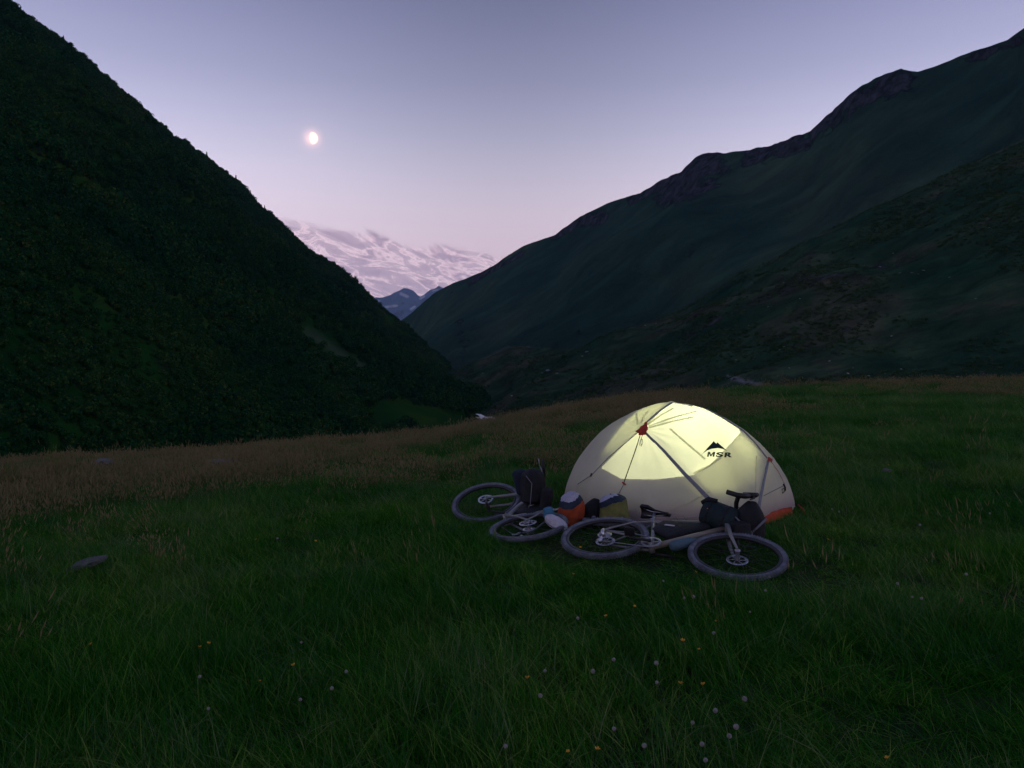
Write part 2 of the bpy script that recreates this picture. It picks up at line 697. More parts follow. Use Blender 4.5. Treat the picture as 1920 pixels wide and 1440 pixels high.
m_right = hill_mat('right_mountain_turf', [(.008, .034, .022), (.016, .048, .030), (.030, .060, .036)], (.095, .10, .125), rock_scale=.085, gscale=.004, bump=1.0, bdist=14, streak=.03)
right = mountain('right_mountain', Rr, Rf, 460, 150, dispR, {'rock': a_rock_R}, bulge=-.04)
right.data.materials.append(m_right)
tag(right, 'high dusky ridge with bands of cliffs on the right of the valley', 'mountain', kind='structure')

# nearer hillside, lower right
Nr = [(835, 700, 640), (850, 692, 640), (900, 672, 640), (955, 648, 640), (1010, 650, 600), (1060, 655, 560), (1100, 652, 540), (1150, 632, 520), (1200, 612, 510), (1260, 590, 500), (1300, 574, 490), (1340, 550, 480), (1400, 515, 470), (1450, 488, 460),
      (1500, 462, 450), (1600, 412, 430), (1700, 366, 410), (1800, 318, 400), (1920, 262, 390), (2300, 90, 350), (3000, -260, 300)]
Nf = [(835, 850, 330), (900, 850, 300), (1000, 830, 240), (1200, 800, 200), (1500, 790, 180), (1920, 780, 170), (2300, 790, 160), (3000, 800, 140)]


def near_rock(v):
    p = to_px(v)
    b = 0.0
    for poly, wd in (([(1000, 690), (1045, 702)], 16), ([(880, 700), (895, 780)], 20), ([(1085, 655), (1115, 668)], 14), ([(1180, 612), (1240, 600)], 12),
                     ([(1270, 640), (1500, 525)], 26), ([(1500, 520), (1740, 505)], 22), ([(1560, 660), (1720, 712)], 26), ([(1100, 735), (1300, 690)], 14)):
        b = max(b, .62 * (1 - seg_dist(p, poly) / wd))
    return max(.25, b)


def near_scree(v):
    p = to_px(v)
    b = 0.0
    for poly, wd, k in (([(1365, 706), (1400, 716), (1445, 726)], 5.5, 1.9), ([(846, 692), (955, 648)], 3.5, .35), ([(1050, 745), (1120, 725)], 2.5, .3),
                        ([(1220, 700), (1420, 520)], 3.5, .25), ([(980, 780), (1010, 770)], 3, .5), ([(930, 788), (1180, 700)], 3, .3)):
        b = max(b, k * (1 - seg_dist(p, poly) / wd))
    return max(0, b)


def dispN(u, v, p):
    e = max(0, math.sin(math.pi * min(1, u))) ** .6
    s_ = min(1.0, p.y / 400)
    d = 20 * e * noise.fractal(p * .008, .9, 2, 6) * s_
    # gullies that run down the slope toward the stream
    qq = (p.x * .75 + p.y * .25 - p.z * .6)
    d += 11 * e * noise.noise(Vector((qq * .022, (p.z * 1.0 + p.x * .3) * .006, 4.0))) * s_
    d += 5 * e * abs(noise.noise(Vector((qq * .05, p.z * .012, 14.0)))) * s_
    d += .9 * noise.fractal(p * .07, .7, 2, 4)
    return Vector((-.3, -.45, .65)) * d


m_near = hill_mat('near_slope_turf', [(.012, .046, .026), (.028, .062, .032), (.080, .080, .052)], (.13, .14, .145), scree=(.19, .20, .20), rock_scale=.09, gscale=.02, bump=1.0, bdist=3, streak=.16)
near = mountain('near_hillside', Nr, Nf, 420, 170, dispN, {'rock': near_rock, 'scree': near_scree}, bulge=.02)
near.data.materials.append(m_near)
tag(near, 'rough grassy hillside strewn with pale stones on the right', 'hillside', kind='structure')

# far snow-flecked peaks at the head of the valley
Pr = [(560, 585, 9000), (640, 572, 9000), (690, 561, 9000), (705, 557, 9000), (716, 558, 9000), (732, 553, 9000), (738, 548, 9000), (748, 545, 9000), (757, 540, 9000), (765, 541, 9000), (775, 545, 9000), (783, 553, 9000), (788, 556, 9200), (797, 550, 9300), (806, 543, 9400), (815, 541, 9500), (823, 536, 9500), (831, 540, 9500), (840, 548, 9500),
      (900, 560, 9600), (1000, 580, 9600), (1200, 600, 9600)]
Pf = [(560, 640, 7400), (760, 640, 7400), (1200, 660, 7400)]


def dispP(u, v, p):
    e = max(0, math.sin(math.pi * min(1, u))) ** .5
    d = 260 * e * noise.fractal(p * .0013, .7, 2, 6)
    d += 14 * noise.fractal(p * .008, .6, 2, 4)
    return Vector((-.4, -.8, .15)) * d


def a_snow(v):
    p = to_px(v)
    b = 0
    for poly, wd in (([(752, 551), (764, 556)], 3.6), ([(722, 576), (744, 573)], 2.6), ([(788, 560), (795, 556)], 3.0), ([(770, 580), (778, 575)], 2.4), ([(700, 566), (712, 564)], 1.6), ([(812, 545), (820, 543)], 2.0)):
        b = max(b, 1 - seg_dist(p, poly) / wd)
    return max(0, b)


m_peak = hill_mat('far_peak_hazed_rock', [(.07, .11, .19), (.10, .14, .22), (.13, .17, .25)], (.10, .11, .14), scree=(.62, .62, .66), rock_scale=.004, gscale=.0012, bump=1.0, bdist=60)  # pale blue of the distance haze partly put into the rock colour
peak = mountain('far_mountain', Pr, Pf, 420, 80, dispP, {'rock': lambda v: .2, 'scree': lambda v: min(1, a_snow(v) * 2.2)}, bulge=0)
peak.data.materials.append(m_peak)
tag(peak, 'distant blue peaks flecked with snow at the head of the valley', 'mountain', kind='structure')

deps = bpy.context.evaluated_depsgraph_get()


def bvh_of(o):
    return BVHTree.FromPolygons([v.co.copy() for v in o.data.vertices], [tuple(p.vertices) for p in o.data.polygons])


# stream in the gorge
near_bvh = bvh_of(near)
left_bvh = bvh_of(left)
m_water = mat('stream_water', (.55, .58, .66), (.20, .24, .30), scale=.35, rough=.35, bump=.8, bscale=1.2, spec=.5, coord='Object')
mb = MB()
strm = [(896, 777, 4), (905, 781, 6), (914, 784, 9), (922, 787, 8), (911, 790, 9), (919, 794, 11), (908, 799, 13), (902, 806, 15)]
L_, R_ = [], []
for k, (px, py, wd) in enumerate(strm):
    dd = 268 - k * 6
    a_, b_ = at(px - wd * 1.3, py - 1, dd), at(px + wd * 1.3, py - 1, dd)
    jit = .35 * math.sin(k * 2.3)
    L_.append(a_ + Vector((0, 0, jit)))
    R_.append(b_ + Vector((0, 0, -jit)))
vs_ = []
for a_, b_ in zip(L_, R_):
    for q in range(7):
        p = a_.lerp(b_, q / 6)
        p.z += .25 * noise.noise(p * .8)
        vs_.append(p)
for a_, b_ in zip(L_, R_):
    for q in range(7):
        p = a_.lerp(b_, q / 6)
        p.z -= 1.2
        vs_.append(p)
nS = len(L_) * 7
fs = []
for i in range(len(L_) - 1):
    for q in range(6):
        a0 = i * 7 + q
        fs.append((a0, a0 + 1, a0 + 8, a0 + 7))
        fs.append((nS + a0, nS + a0 + 7, nS + a0 + 8, nS + a0 + 1))
mb.add(vs_, fs)
st = mb.build('stream', m_water)
tag(st, 'white tumbling mountain stream at the foot of the gorge', 'stream', kind='structure')

# ------------------------------------------------------------------ the moon
MD = 30000
moon_c = Vector((0, 0, CZ)) + md * MD
m_moon = bpy.data.materials.new('moon_surface')
m_moon.use_nodes = True
t = NT(m_moon.node_tree)
o_ = t.n('ShaderNodeOutputMaterial')
e_ = t.n('ShaderNodeEmission', i_Strength=1.0)
nrm = t.n('ShaderNodeNewGeometry').outputs['Normal']
dpn = t.n('ShaderNodeVectorMath', operation='DOT_PRODUCT')
t.l(nrm, dpn.inputs[0])
dpn.inputs[1].default_value = Vector((.93, -.30, -.10)).normalized()
mn = t.n('ShaderNodeTexNoise', i_Scale=.012, i_Detail=4.0)
t.l(t.n('ShaderNodeTexCoord').outputs['Object'], mn.inputs['Vector'])
bf_ = t.math('SUBTRACT', 1.0, nrm.node.outputs['Backfacing'])
lit = t.math('MULTIPLY', t.math('SUBTRACT', t.math('ADD', dpn.outputs['Value'], t.math('MULTIPLY', mn.outputs[0], .3)), .18), 5.0, clamp=True)  # moon's phase painted: emission only on the side turned to the sun
e_.inputs[0].default_value = (1.6, 1.4, 1.15, 1)
tp_ = t.n('ShaderNodeBsdfTransparent')
mx_ = t.n('ShaderNodeMixShader')
t.l(t.math('MULTIPLY', lit, bf_), mx_.inputs[0])
t.l(tp_.outputs[0], mx_.inputs[1])
t.l(e_.outputs[0], mx_.inputs[2])
t.l(mx_.outputs[0], o_.inputs[0])
mb = MB()
rM = MD * 9.8 / F
for i in range(17):
    th = math.pi * i / 16
    for j in range(32):
        ph = 2 * math.pi * j / 32
        mb.v.append((rM * math.sin(th) * math.cos(ph), rM * math.sin(th) * math.sin(ph), rM * math.cos(th)))
for i in range(16):
    for j in range(32):
        j2 = (j + 1) % 32
        mb.f.append((i * 32 + j, (i + 1) * 32 + j, (i + 1) * 32 + j2, i * 32 + j2))
        mb.m.append(0)
moon = mb.build('moon', m_moon, loc=moon_c)
tag(moon, 'bright half moon hanging in the lilac evening sky', 'moon')

# ------------------------------------------------------------------ the tent
TC = Vector((1.70, 8.05, 0))
TH = 1.15
FOOT = [(.55, 8.35), (.74, 7.55), (1.26, 7.08), (2.27, 6.90), (2.97, 7.72), (2.78, 8.9), (1.65, 9.4), (.85, 9.1)]


def foot_r(th):
    d = Vector((math.cos(th), math.sin(th)))
    best = None
    for k in range(len(FOOT)):
        a = Vector(FOOT[k]) - TC.xy
        b = Vector(FOOT[(k + 1) % len(FOOT)]) - TC.xy
        e = b - a
        den = d.x * e.y - d.y * e.x
        if abs(den) < 1e-9:
            continue
        tt = (a.x * e.y - a.y * e.x) / den
        u = (a.x * d.y - a.y * d.x) / den
        if tt > 0 and -1e-6 <= u <= 1 + 1e-6:
            best = tt if best is None else max(best, tt)
    return best or 1.0


NTH, NPH = 300, 130
_fr = [foot_r(2 * math.pi * i / NTH) for i in range(NTH)]
_fs = []
for i in range(NTH):
    s = 0
    ws = 0
    for k in range(-9, 10):
        w_ = math.exp(-(k / 3.4) ** 2)
        s += w_ * _fr[(i + k) % NTH]
        ws += w_
    _fs.append(s / ws)
TH_D = math.atan2(6.90 - TC.y, 2.27 - TC.x)
TH_E = math.atan2(7.72 - TC.y, 2.97 - TC.x)


def hem(th):
    h = .02
    thn = (th + math.pi) % (2 * math.pi) - math.pi
    mid, wd = (TH_D + TH_E) / 2, abs(TH_E - TH_D) / 2 * 1.12
    q = (thn - mid) / wd
    if abs(q) < 1.0:
        h += .09 * (1 - q * q) ** .35
    return h


def fly_base(i, k, shrink=1.0):
    th = 2 * math.pi * i / NTH
    ph = (math.pi / 2) * (k / NPH)
    e = 1.62
    c, s = max(0.0, math.cos(ph)), math.sin(ph)
    # a little straighter on the left end than on the right
    lf = .5 - .5 * math.cos(th)
    p_ = 2 / (e + .12 + .04 * lf)
    r = _fs[i % NTH] * s ** p_
    z0 = ground(TC.x + _fs[i % NTH] * math.cos(th), TC.y + _fs[i % NTH] * math.sin(th)) + hem(th)
    zt = TH
    z = z0 + (zt - z0) * c ** p_
    return Vector((TC.x + r * math.cos(th) * shrink, TC.y + r * math.sin(th) * shrink, z * (1 if shrink == 1 else (.5 + .5 * shrink))))


def grid_faces():
    fs = []
    for k in range(NPH):
        for i in range(NTH):
            i2 = (i + 1) % NTH
            if k == 0:
                fs.append((0, 1 + i, 1 + i2))
            else:
                b0, b1 = 1 + (k - 1) * NTH, 1 + k * NTH
                fs.append((b0 + i, b1 + i, b1 + i2, b0 + i2))
    return fs


def grid_verts(fn):
    vs = [fn(0, 0)]
    for k in range(1, NPH + 1):
        for i in range(NTH):
            vs.append(fn(i, k))
    return vs


FV = grid_verts(fly_base)
FFc = grid_faces()
bv0 = BVHTree.FromPolygons(FV, FFc)
CAMO = Vector((0, 0, CZ))


def hit(px, py, bv):
    d = ray(px, py)
    h = bv.ray_cast(CAMO, d)
    if h[0] is None:
        # slide towards the middle of the tent until the ray meets the cloth
        for q in range(1, 60):
            x2, y2 = px + (1270 - px) * q / 60, py + (880 - py) * q / 60
            h = bv.ray_cast(CAMO, ray(x2, y2))
            if h[0] is not None:
                break
    return h[0], h[1]


def dens_px(poly, step=3.0):
    out_ = []
    for (x0, y0), (x1, y1) in zip(poly[:-1], poly[1:]):
        L = math.hypot(x1 - x0, y1 - y0)
        n_ = max(1, int(L / step))
        for q in range(n_):
            out_.append((x0 + (x1 - x0) * q / n_, y0 + (y1 - y0) * q / n_))
    out_.append(poly[-1])
    return out_


LEG = [(1207, 808), (1245, 846), (1281, 886), (1312, 918), (1336, 943), (1350, 965)]
SPINE = [(1197, 810), (1214, 791), (1239, 769), (1259, 756)]
SEAM = [(1197, 811), (1170, 834), (1141, 858), (1110, 891), (1084, 908)]
ZIP = [(1201, 817), (1187, 858), (1172, 900), (1170, 908)]
RLEG = [(1440, 865), (1432, 900), (1425, 934), (1418, 975)]
XPOLE = [(1259, 757), (1290, 760), (1325, 768), (1358, 786), (1393, 808), (1418, 834), (1438, 860)]
pushes = []
for poly, amp, sg in ((LEG, .022, .045), (SPINE, .018, .04), (RLEG, .016, .04), (SEAM, .010, .03), (XPOLE, .012, .03)):
    for (px, py) in dens_px(poly, 4):
        h_, n_ = hit(px, py, bv0)
        if h_ is not None:
            pushes.append((h_, amp, sg))
hubP, _ = hit(1207, 806, bv0)
hubR, _ = hit(1440, 865, bv0)
P_ = np.array([list(p[0]) for p in pushes])
A_ = np.array([p[1] for p in pushes])
S_ = np.array([p[2] for p in pushes])


def deform(vs, amp_k=1.0):
    out_ = []
    for v in vs:
        o = v - TC
        n_ = Vector((o.x, o.y, o.z * .9)).normalized()
        d2 = ((P_ - np.array(list(v))) ** 2).sum(1)
        k = (A_ * np.exp(-d2 / S_ ** 2)).max()
        # cloth slack between the poles
        k -= .014 * (1 - math.exp(-d2.min() / .04))
        # creases fanning out from the hubs
        for hp, am in ((hubP, .010), (hubR, .005)):
            dv = v - hp
            L = dv.length
            if .03 < L < .65:
                a2 = math.atan2(dv.z, dv.x)
                k += am * math.sin(a2 * 17 + 2.5 * noise.noise(dv * 3)) * math.exp(-L / .26) * min(1, L / .09)
        k += .010 * noise.noise(v * 2.3) + .0035 * noise.noise(Vector((v.x * 9, v.y * 9, v.z * 5)))
        # long drapes near the hem
        k += .006 * math.sin(math.atan2(o.y, o.x) * 26 + 3 * noise.noise(v)) * max(0, 1 - v.z / .45)
        out_.append(v + n_ * k * amp_k)
    return out_


FV = deform(FV)
fly_bvh = BVHTree.FromPolygons(FV, FFc)


def cloth(name, refl, tr, k, rough=.8):
    m = bpy.data.materials.new(name)
    m.use_nodes = True
    t = NT(m.node_tree)
    o = t.n('ShaderNodeOutputMaterial')
    a = t.n('ShaderNodeBsdfDiffuse')
    b = t.n('ShaderNodeBsdfTranslucent')
    g = t.n('ShaderNodeBsdfGlossy', i_Roughness=.45)
    g.inputs[0].default_value = (.5, .5, .5, 1)
    tc_ = t.n('ShaderNodeTexCoord').outputs['Object']
    n = t.n('ShaderNodeTexNoise', i_Scale=3.0, i_Detail=5.0)
    t.l(tc_, n.inputs['Vector'])
    v = t.ramp(n.outputs[0], [(.3, (.9, .9, .9, 1)), (.7, (1, 1, 1, 1))])
    t.l(t.mix(1.0, v, tuple(refl) + (1,), 'MULTIPLY'), a.inputs[0])
    t.l(t.mix(1.0, v, tuple(tr) + (1,), 'MULTIPLY'), b.inputs[0])
    n2 = t.n('ShaderNodeTexNoise', i_Scale=22.0, i_Detail=3.0, i_Distortion=.6)
    t.l(tc_, n2.inputs['Vector'])
    bp = t.n('ShaderNodeBump', i_Strength=.25, i_Distance=.01)
    t.l(n2.outputs[0], bp.inputs['Height'])
    for x in (a, b, g):
        t.l(bp.outputs[0], x.inputs['Normal'])
    m1 = t.n('ShaderNodeMixShader', i0=k)
    t.l(a.outputs[0], m1.inputs[1])
    t.l(b.outputs[0], m1.inputs[2])
    m2 = t.n('ShaderNodeMixShader', i0=.04)
    t.l(m1.outputs[0], m2.inputs[1])
    t.l(g.outputs[0], m2.inputs[2])
    t.l(m2.outputs[0], o.inputs[0])
    return m


m_fly = cloth('fly_cloth', (.54, .50, .56), (.88, .90, .62), .5)
m_inner = cloth('inner_tent_cloth', (.40, .38, .38), (.60, .60, .50), .12)
m_inner_glow = cloth('glow_inner_cloth', (.5, .5, .45), (.88, .88, .66), .66)  # clearer panels added in the inner tent to spread the glow sideways
m_red = mat('red_tent_cloth', (.34, .035, .018), (.42, .048, .024), scale=5, rough=.6, trans=.08)
m_band = mat('grey_webbing', (.17, .18, .21), (.22, .23, .26), scale=30, rough=.7)
m_dark = mat('black_cord', (.02, .02, .025), rough=.6)
m_print = mat('dark_print', (.012, .030, .028), rough=.5)

tent = empty('tent', (TC.x, TC.y, 0))
tag(tent, 'pale dome tent glowing yellow from a lamp inside, pitched on the meadow', 'tent')
bpy.context.view_layer.update()
inv = Matrix.Translation((-TC.x, -TC.y, 0))


def tpart(name, verts, faces, m, smooth=True):
    me = bpy.data.meshes.new(name)
    me.from_pydata([tuple(Vector(v) + Vector((-TC.x, -TC.y, 0))) for v in verts], [], faces)
    for mm in (m if isinstance(m, list) else [m]):
        me.materials.append(mm)
    me.polygons.foreach_set('use_smooth', [smooth] * len(faces))
    o = link(name, me, tent)
    return o


fly = tpart('rainfly', FV, FFc, m_fly)

# red tub floor that shows below the raised hem
vs_, fs = [], []
for i in range(NTH):
    th = 2 * math.pi * i / NTH
    for q, (rr, zz) in enumerate(((.975, -.05), (.972, .06), (.955, .14), (.90, .16))):
        r = _fs[i] * rr
        x, y = TC.x + r * math.cos(th), TC.y + r * math.sin(th)
        vs_.append((x, y, ground(x, y) + zz + .004 * math.sin(i * .9)))
for i in range(NTH):
    i2 = (i + 1) % NTH
    for q in range(3):
        fs.append((i * 4 + q, i2 * 4 + q, i2 * 4 + q + 1, i * 4 + q + 1))
tpart('tub_floor', vs_, fs, m_red)
# thin red strip peeking out along the foot of the front
# inner tent: solid cloth walls with an open mesh window cut to the outline of the lit patch the lamp throws on the fly
LAMP = Vector((1.88, 7.97, .49))
WIN = [(1259, 752), (1197, 811), (1170, 834), (1125, 879), (1135, 881), (1150, 890), (1165, 898), (1230, 899), (1300, 891), (1330, 872), (1360, 842), (1391, 808), (1352, 783), (1322, 767), (1290, 757)]
IV = grid_verts(lambda i, k: fly_base(i, k, .93))


def inside(p, poly):
    c = False
    n_ = len(poly)
    for a in range(n_):
        x0, y0 = poly[a]
        x1, y1 = poly[(a + 1) % n_]
        if (y0 > p[1]) != (y1 > p[1]) and p[0] < (x1 - x0) * (p[1] - y0) / (y1 - y0) + x0:
            c = not c
    return c


def near_on(poly, p):
    best, bp_ = 1e9, None
    for (x0, y0), (x1, y1) in zip(poly, poly[1:] + poly[:1]):
        dx, dy = x1 - x0, y1 - y0
        t_ = max(0, min(1, ((p[0] - x0) * dx + (p[1] - y0) * dy) / (dx * dx + dy * dy)))
        q = (x0 + t_ * dx, y0 + t_ * dy)
        d = math.hypot(p[0] - q[0], p[1] - q[1])
        if d < best:
            best, bp_ = d, q
    return best, bp_


open_ = []
for idx, v in enumerate(IV):
    d = (v - LAMP).normalized()
    h = fly_bvh.ray_cast(LAMP, d)
    o_in = False
    if h[0] is not None and h[0].y < TC.y + .35:
        p = to_px(h[0])
        if inside(p, WIN):
            dist, q = near_on(WIN, p)
            if dist < 3.4:
                h2 = fly_bvh.ray_cast(CAMO, ray(*q))
                if h2[0] is not None:
                    f_ = (v - LAMP).length / (h[0] - LAMP).length
                    IV[idx] = LAMP + (h2[0] - LAMP) * f_
            else:
                o_in = True
    open_.append(o_in)
IF = [f for f in FFc if not any(open_[a] for a in f)]
it = tpart('inner_tent', IV, IF, [m_inner, m_inner_glow])
GLOW_R = [(1391, 806), (1425, 850), (1418, 905), (1375, 935), (1320, 930), (1296, 892), (1332, 870), (1360, 842)]
GLOW_L = [(1197, 812), (1259, 753), (1228, 757), (1196, 770), (1172, 790), (1152, 815), (1128, 850), (1140, 860)]
mi = []
for f in IF:
    c_ = sum((Vector(IV[a_]) for a_ in f), Vector()) / len(f)
    h_ = fly_bvh.ray_cast(LAMP, (c_ - LAMP).normalized())
    ok_ = h_[0] is not None and h_[0].y < TC.y + .4 and (inside(to_px(h_[0]), GLOW_R) or inside(to_px(h_[0]), GLOW_L))
    mi.append(1 if ok_ else 0)
it.data.polygons.foreach_set('material_index', mi)

lamp_d = bpy.data.lights.new('tent_lamp', 'POINT')
lamp_d.energy = 47
lamp_d.color = (1.0, 1.0, .73)
lamp_d.shadow_soft_size = .035
lamp = bpy.data.objects.new('tent_lamp', lamp_d)
lamp.location = LAMP
COL.objects.link(lamp)


def ribbon(poly, wd, lift=.006, step=3.0, crown=.006, wd2=None):
    pts = []
    for (px, py) in dens_px(poly, step):
        h_, n_ = hit(px, py, fly_bvh)
        if h_ is not None:
            if n_.dot(h_ - CAMO) > 0:
                n_ = -n_
            pts.append((h_, n_))
    vs, fs = [], []
    N_ = len(pts)
    for i, (p, n_) in enumerate(pts):
        tg = (pts[min(i + 1, N_ - 1)][0] - pts[max(i - 1, 0)][0]).normalized()
        s = tg.cross(n_).normalized()
        ww = wd if wd2 is None else wd + (wd2 - wd) * i / (N_ - 1)
        for u, l_ in ((-1, .0), (-.55, .8), (0, 1), (.55, .8), (1, .0)):
            vs.append(p + s * (u * ww / 2) + n_ * (lift + crown * l_))
    for i in range(N_ - 1):
        for q in range(4):
            fs.append((i * 5 + q, i * 5 + q + 1, i * 5 + q + 6, i * 5 + q + 5))
    return vs, fs


def tribbon(name, poly, wd, m, **kw):
    vs, fs = ribbon(poly, wd, **kw)
    return tpart(name, vs, fs, m)


tribbon('pole_sleeve', LEG, .024, m_band, wd2=.046)
tribbon('pole_sleeve', SPINE, .018, m_band, wd2=.024)
tribbon('pole_sleeve', RLEG, .026, m_band, wd2=.040)
tribbon('pole_sleeve', XPOLE[2:], .022, m_band)
tribbon('seam', SEAM, .009, m_band, crown=.003)
tribbon('zip', ZIP, .011, m_dark, crown=.004)
tribbon('seam', [(1170, 908), (1160, 928)], .009, m_band, crown=.003)
tribbon('seam', [(1430, 930), (1448, 921), (1468, 911)], .008, m_band, crown=.003)
tribbon('seam', [(1417, 856), (1416, 900), (1416, 966)], .006, m_fly, crown=.006)
tribbon('seam', [(1253, 971), (1320, 969), (1420, 966)], .006, m_fly, crown=.006)
tribbon('seam', [(1242, 962), (1290, 944), (1330, 922)], .005, m_fly, crown=.006)
for fold in ([(1256, 804), (1288, 832), (1322, 861)], [(1216, 799), (1262, 783), (1306, 771)], [(1216, 802), (1262, 790), (1300, 782)], [(1214, 796), (1240, 778), (1262, 766)],
             [(1196, 797), (1194, 784), (1193, 776)], [(1202, 793), (1206, 782), (1214, 772)], [(1300, 888), (1330, 874), (1352, 858)]):
    tribbon('fold', fold, .022, m_fly, lift=.0015, crown=.0025)
tribbon('seam', [(1443, 864), (1458, 884), (1470, 908)], .006, m_red, crown=.003)


def patch(name, poly, m, lift=.012):
    """flat shape laid on the cloth, fanned from its centre with subdivided edges"""
    cx = sum(p[0] for p in poly) / len(poly)
    cy_ = sum(p[1] for p in poly) / len(poly)
    ring = dens_px(poly + [poly[0]], 1.6)[:-1]
    n_ = len(ring)
    vs = []
    for s in (0.0, .35, .7, 1.0):
        for (x, y) in ring:
            h_, nn = hit(cx + (x - cx) * s, cy_ + (y - cy_) * s, fly_bvh)
            if nn.dot(h_ - CAMO) > 0:
                nn = -nn
            vs.append(h_ + nn * lift)
    fs = []
    for s in range(3):
        for i in range(n_):
            j = (i + 1) % n_
            fs.append((s * n_ + i, s * n_ + j, (s + 1) * n_ + j, (s + 1) * n_ + i))
    return tpart(name, vs, fs, m)


patch('hub_cover', [(1193, 810), (1201, 818), (1212, 817), (1215, 808), (1213.5, 793), (1206, 799)], m_red, lift=.022)
patch('hub_cover', [(1438, 858), (1446, 862), (1444, 868), (1437, 866)], m_red, lift=.018)


def cord(name, pxs, r, m, lift=.012):
    mb = MB()
    pts = []
    for (px, py) in pxs:
        h_, n_ = hit(px, py, fly_bvh)
        if n_.dot(h_ - CAMO) > 0:
            n_ = -n_
        pts.append(h_ + n_ * lift + Vector((-TC.x, -TC.y, 0)))
    mb.tube(pts, r, 6)
    return mb.build(name, m, tent)


cord('guy_cord', [(1205, 817), (1204, 822), (1200, 830), (1200, 836), (1204, 838), (1207, 831), (1206, 824), (1203, 824), (1202, 832), (1205, 836)], .0028, m_band)
cord('toggle', [(1168, 905), (1174, 909)], .009, m_red)
cord('toggle', [(1111, 888), (1109, 894)], .008, m_dark)
cord('toggle', [(1467, 908), (1470, 914), (1470, 920)], .009, m_dark)
cord('guy_cord', [(1470, 914), (1464, 918), (1465, 925), (1470, 921)], .004, m_dark)
# stake loop at the right corner
mb = MB()
gx, gy = 2.98, 7.70
gz = ground(gx, gy)
mb.tube([Vector((gx - .02 - TC.x, gy - TC.y, gz + .10)), Vector((gx + .03 - TC.x, gy - .01 - TC.y, gz + .05)), Vector((gx + .06 - TC.x, gy - .02 - TC.y, gz - .03))], .007, 6)
mb.build('stake_loop', m_red, tent)

# printed emblem: twin peaks over an arc, and the lettering below
def zpx(x, y):
    return (1150 + x / 7.58, 740 + y / 7.58)


top = [(1235, 878), (1330, 770), (1425, 665), (1462, 700), (1482, 682), (1545, 738), (1620, 805)]
bot = [(1235, 878), (1272, 840), (1330, 798), (1400, 773), (1480, 762), (1560, 776), (1620, 805)]


def resample(poly, n_, xs):
    return [(x, float(interp(x, poly))) for x in xs]


xs = sorted(set(list(np.linspace(1235, 1620, 46)) + [1425, 1462, 1482]))
vs_, fs = [], []
ROW = 5
for x in xs:
    y0, y1 = float(interp(x, top)), float(interp(x, bot))
    for q in range(ROW):
        h_, n_ = hit(*zpx(x, y0 + (y1 - y0) * q / (ROW - 1)), fly_bvh)
        if n_.dot(h_ - CAMO) > 0:
            n_ = -n_
        vs_.append(h_ + n_ * .0045)
for a in range(len(xs) - 1):
    for q in range(ROW - 1):
        fs.append((a * ROW + q, a * ROW + q + 1, (a + 1) * ROW + q + 1, (a + 1) * ROW + q))
tpart('emblem', vs_, fs, m_print)


def letter_mesh(ch):
    cu = bpy.data.curves.new('l', 'FONT')
    cu.body = ch
    cu.offset = .045
    cu.resolution_u = 6
    ob = bpy.data.objects.new('l', cu)
    COL.objects.link(ob)
    bpy.context.view_layer.update()
    me = bpy.data.meshes.new_from_object(ob.evaluated_get(bpy.context.evaluated_depsgraph_get()))
    bpy.data.objects.remove(ob)
    return me


M_POLY = [(0, 0), (0, 1), (.28, 1), (.5, .42), (.72, 1), (1, 1), (1, 0), (.77, 0), (.77, .60), (.58, .10), (.42, .10), (.23, .60), (.23, 0)]
for ch, x0, x1, y0, y1 in (('M', 1330, 1448, 818, 886), ('S', 1452, 1568, 821, 891), ('R', 1574, 1698, 825, 895)):
    if ch == 'M':
        co = np.array([(a, b, 0) for a, b in M_POLY])
        fcs = [tuple(range(len(M_POLY)))]
    else:
        me = letter_mesh(ch)
        co = np.array([list(v.co) for v in me.vertices])
        fcs = [tuple(p.vertices) for p in me.polygons]
    mn_, mx_ = co.min(0), co.max(0)
    vs_ = []
    for c in co:
        u = (c[0] - mn_[0]) / (mx_[0] - mn_[0])
        v = (c[1] - mn_[1]) / (mx_[1] - mn_[1])
        x = x0 + (x1 - 14 - x0) * u + 14 * v
        y = y1 - (y1 - y0) * v
        h_, n_ = hit(*zpx(x, y), fly_bvh)
        if n_.dot(h_ - CAMO) > 0:
            n_ = -n_
        vs_.append(h_ + n_ * .0055)
    tpart('letter', vs_, fcs, m_print, smooth=False)

# ------------------------------------------------------------------ bicycles
m_tyre = mat('dusty_tyre', (.10, .11, .13), (.19, .20, .235), scale=14, rough=.85, bump=.8, bscale=60)
m_rim = mat('dark_rim', (.035, .035, .04), rough=.4)
m_steel = mat('brushed_steel', (.62, .62, .66), rough=.28, metal=1.0)
m_alloy = mat('grey_alloy', (.30, .31, .34), rough=.4, metal=.7)
m_black = mat('black_plastic', (.012, .012, .014), rough=.5, spec=.4)
m_frameA = mat('worn_grey_frame_paint', (.16, .17, .18), (.24, .23, .21), scale=3, rough=.35, spec=.5)
m_frameB = mat('matte_grey_green_frame_paint', (.17, .18, .17), (.24, .25, .25), scale=3, rough=.4, spec=.5)
WR = .342      # centre line of the tyre
TR = .0225


def basis(rear, front, upw):
    f = (front - rear)
    wb = f.length
    f = f.normalized()
    u = (upw - f * upw.dot(f)).normalized()
    l = u.cross(f)
    M = Matrix((f, l, u)).transposed().to_4x4()
    M.translation = rear
    return M, wb


spoke_me = None


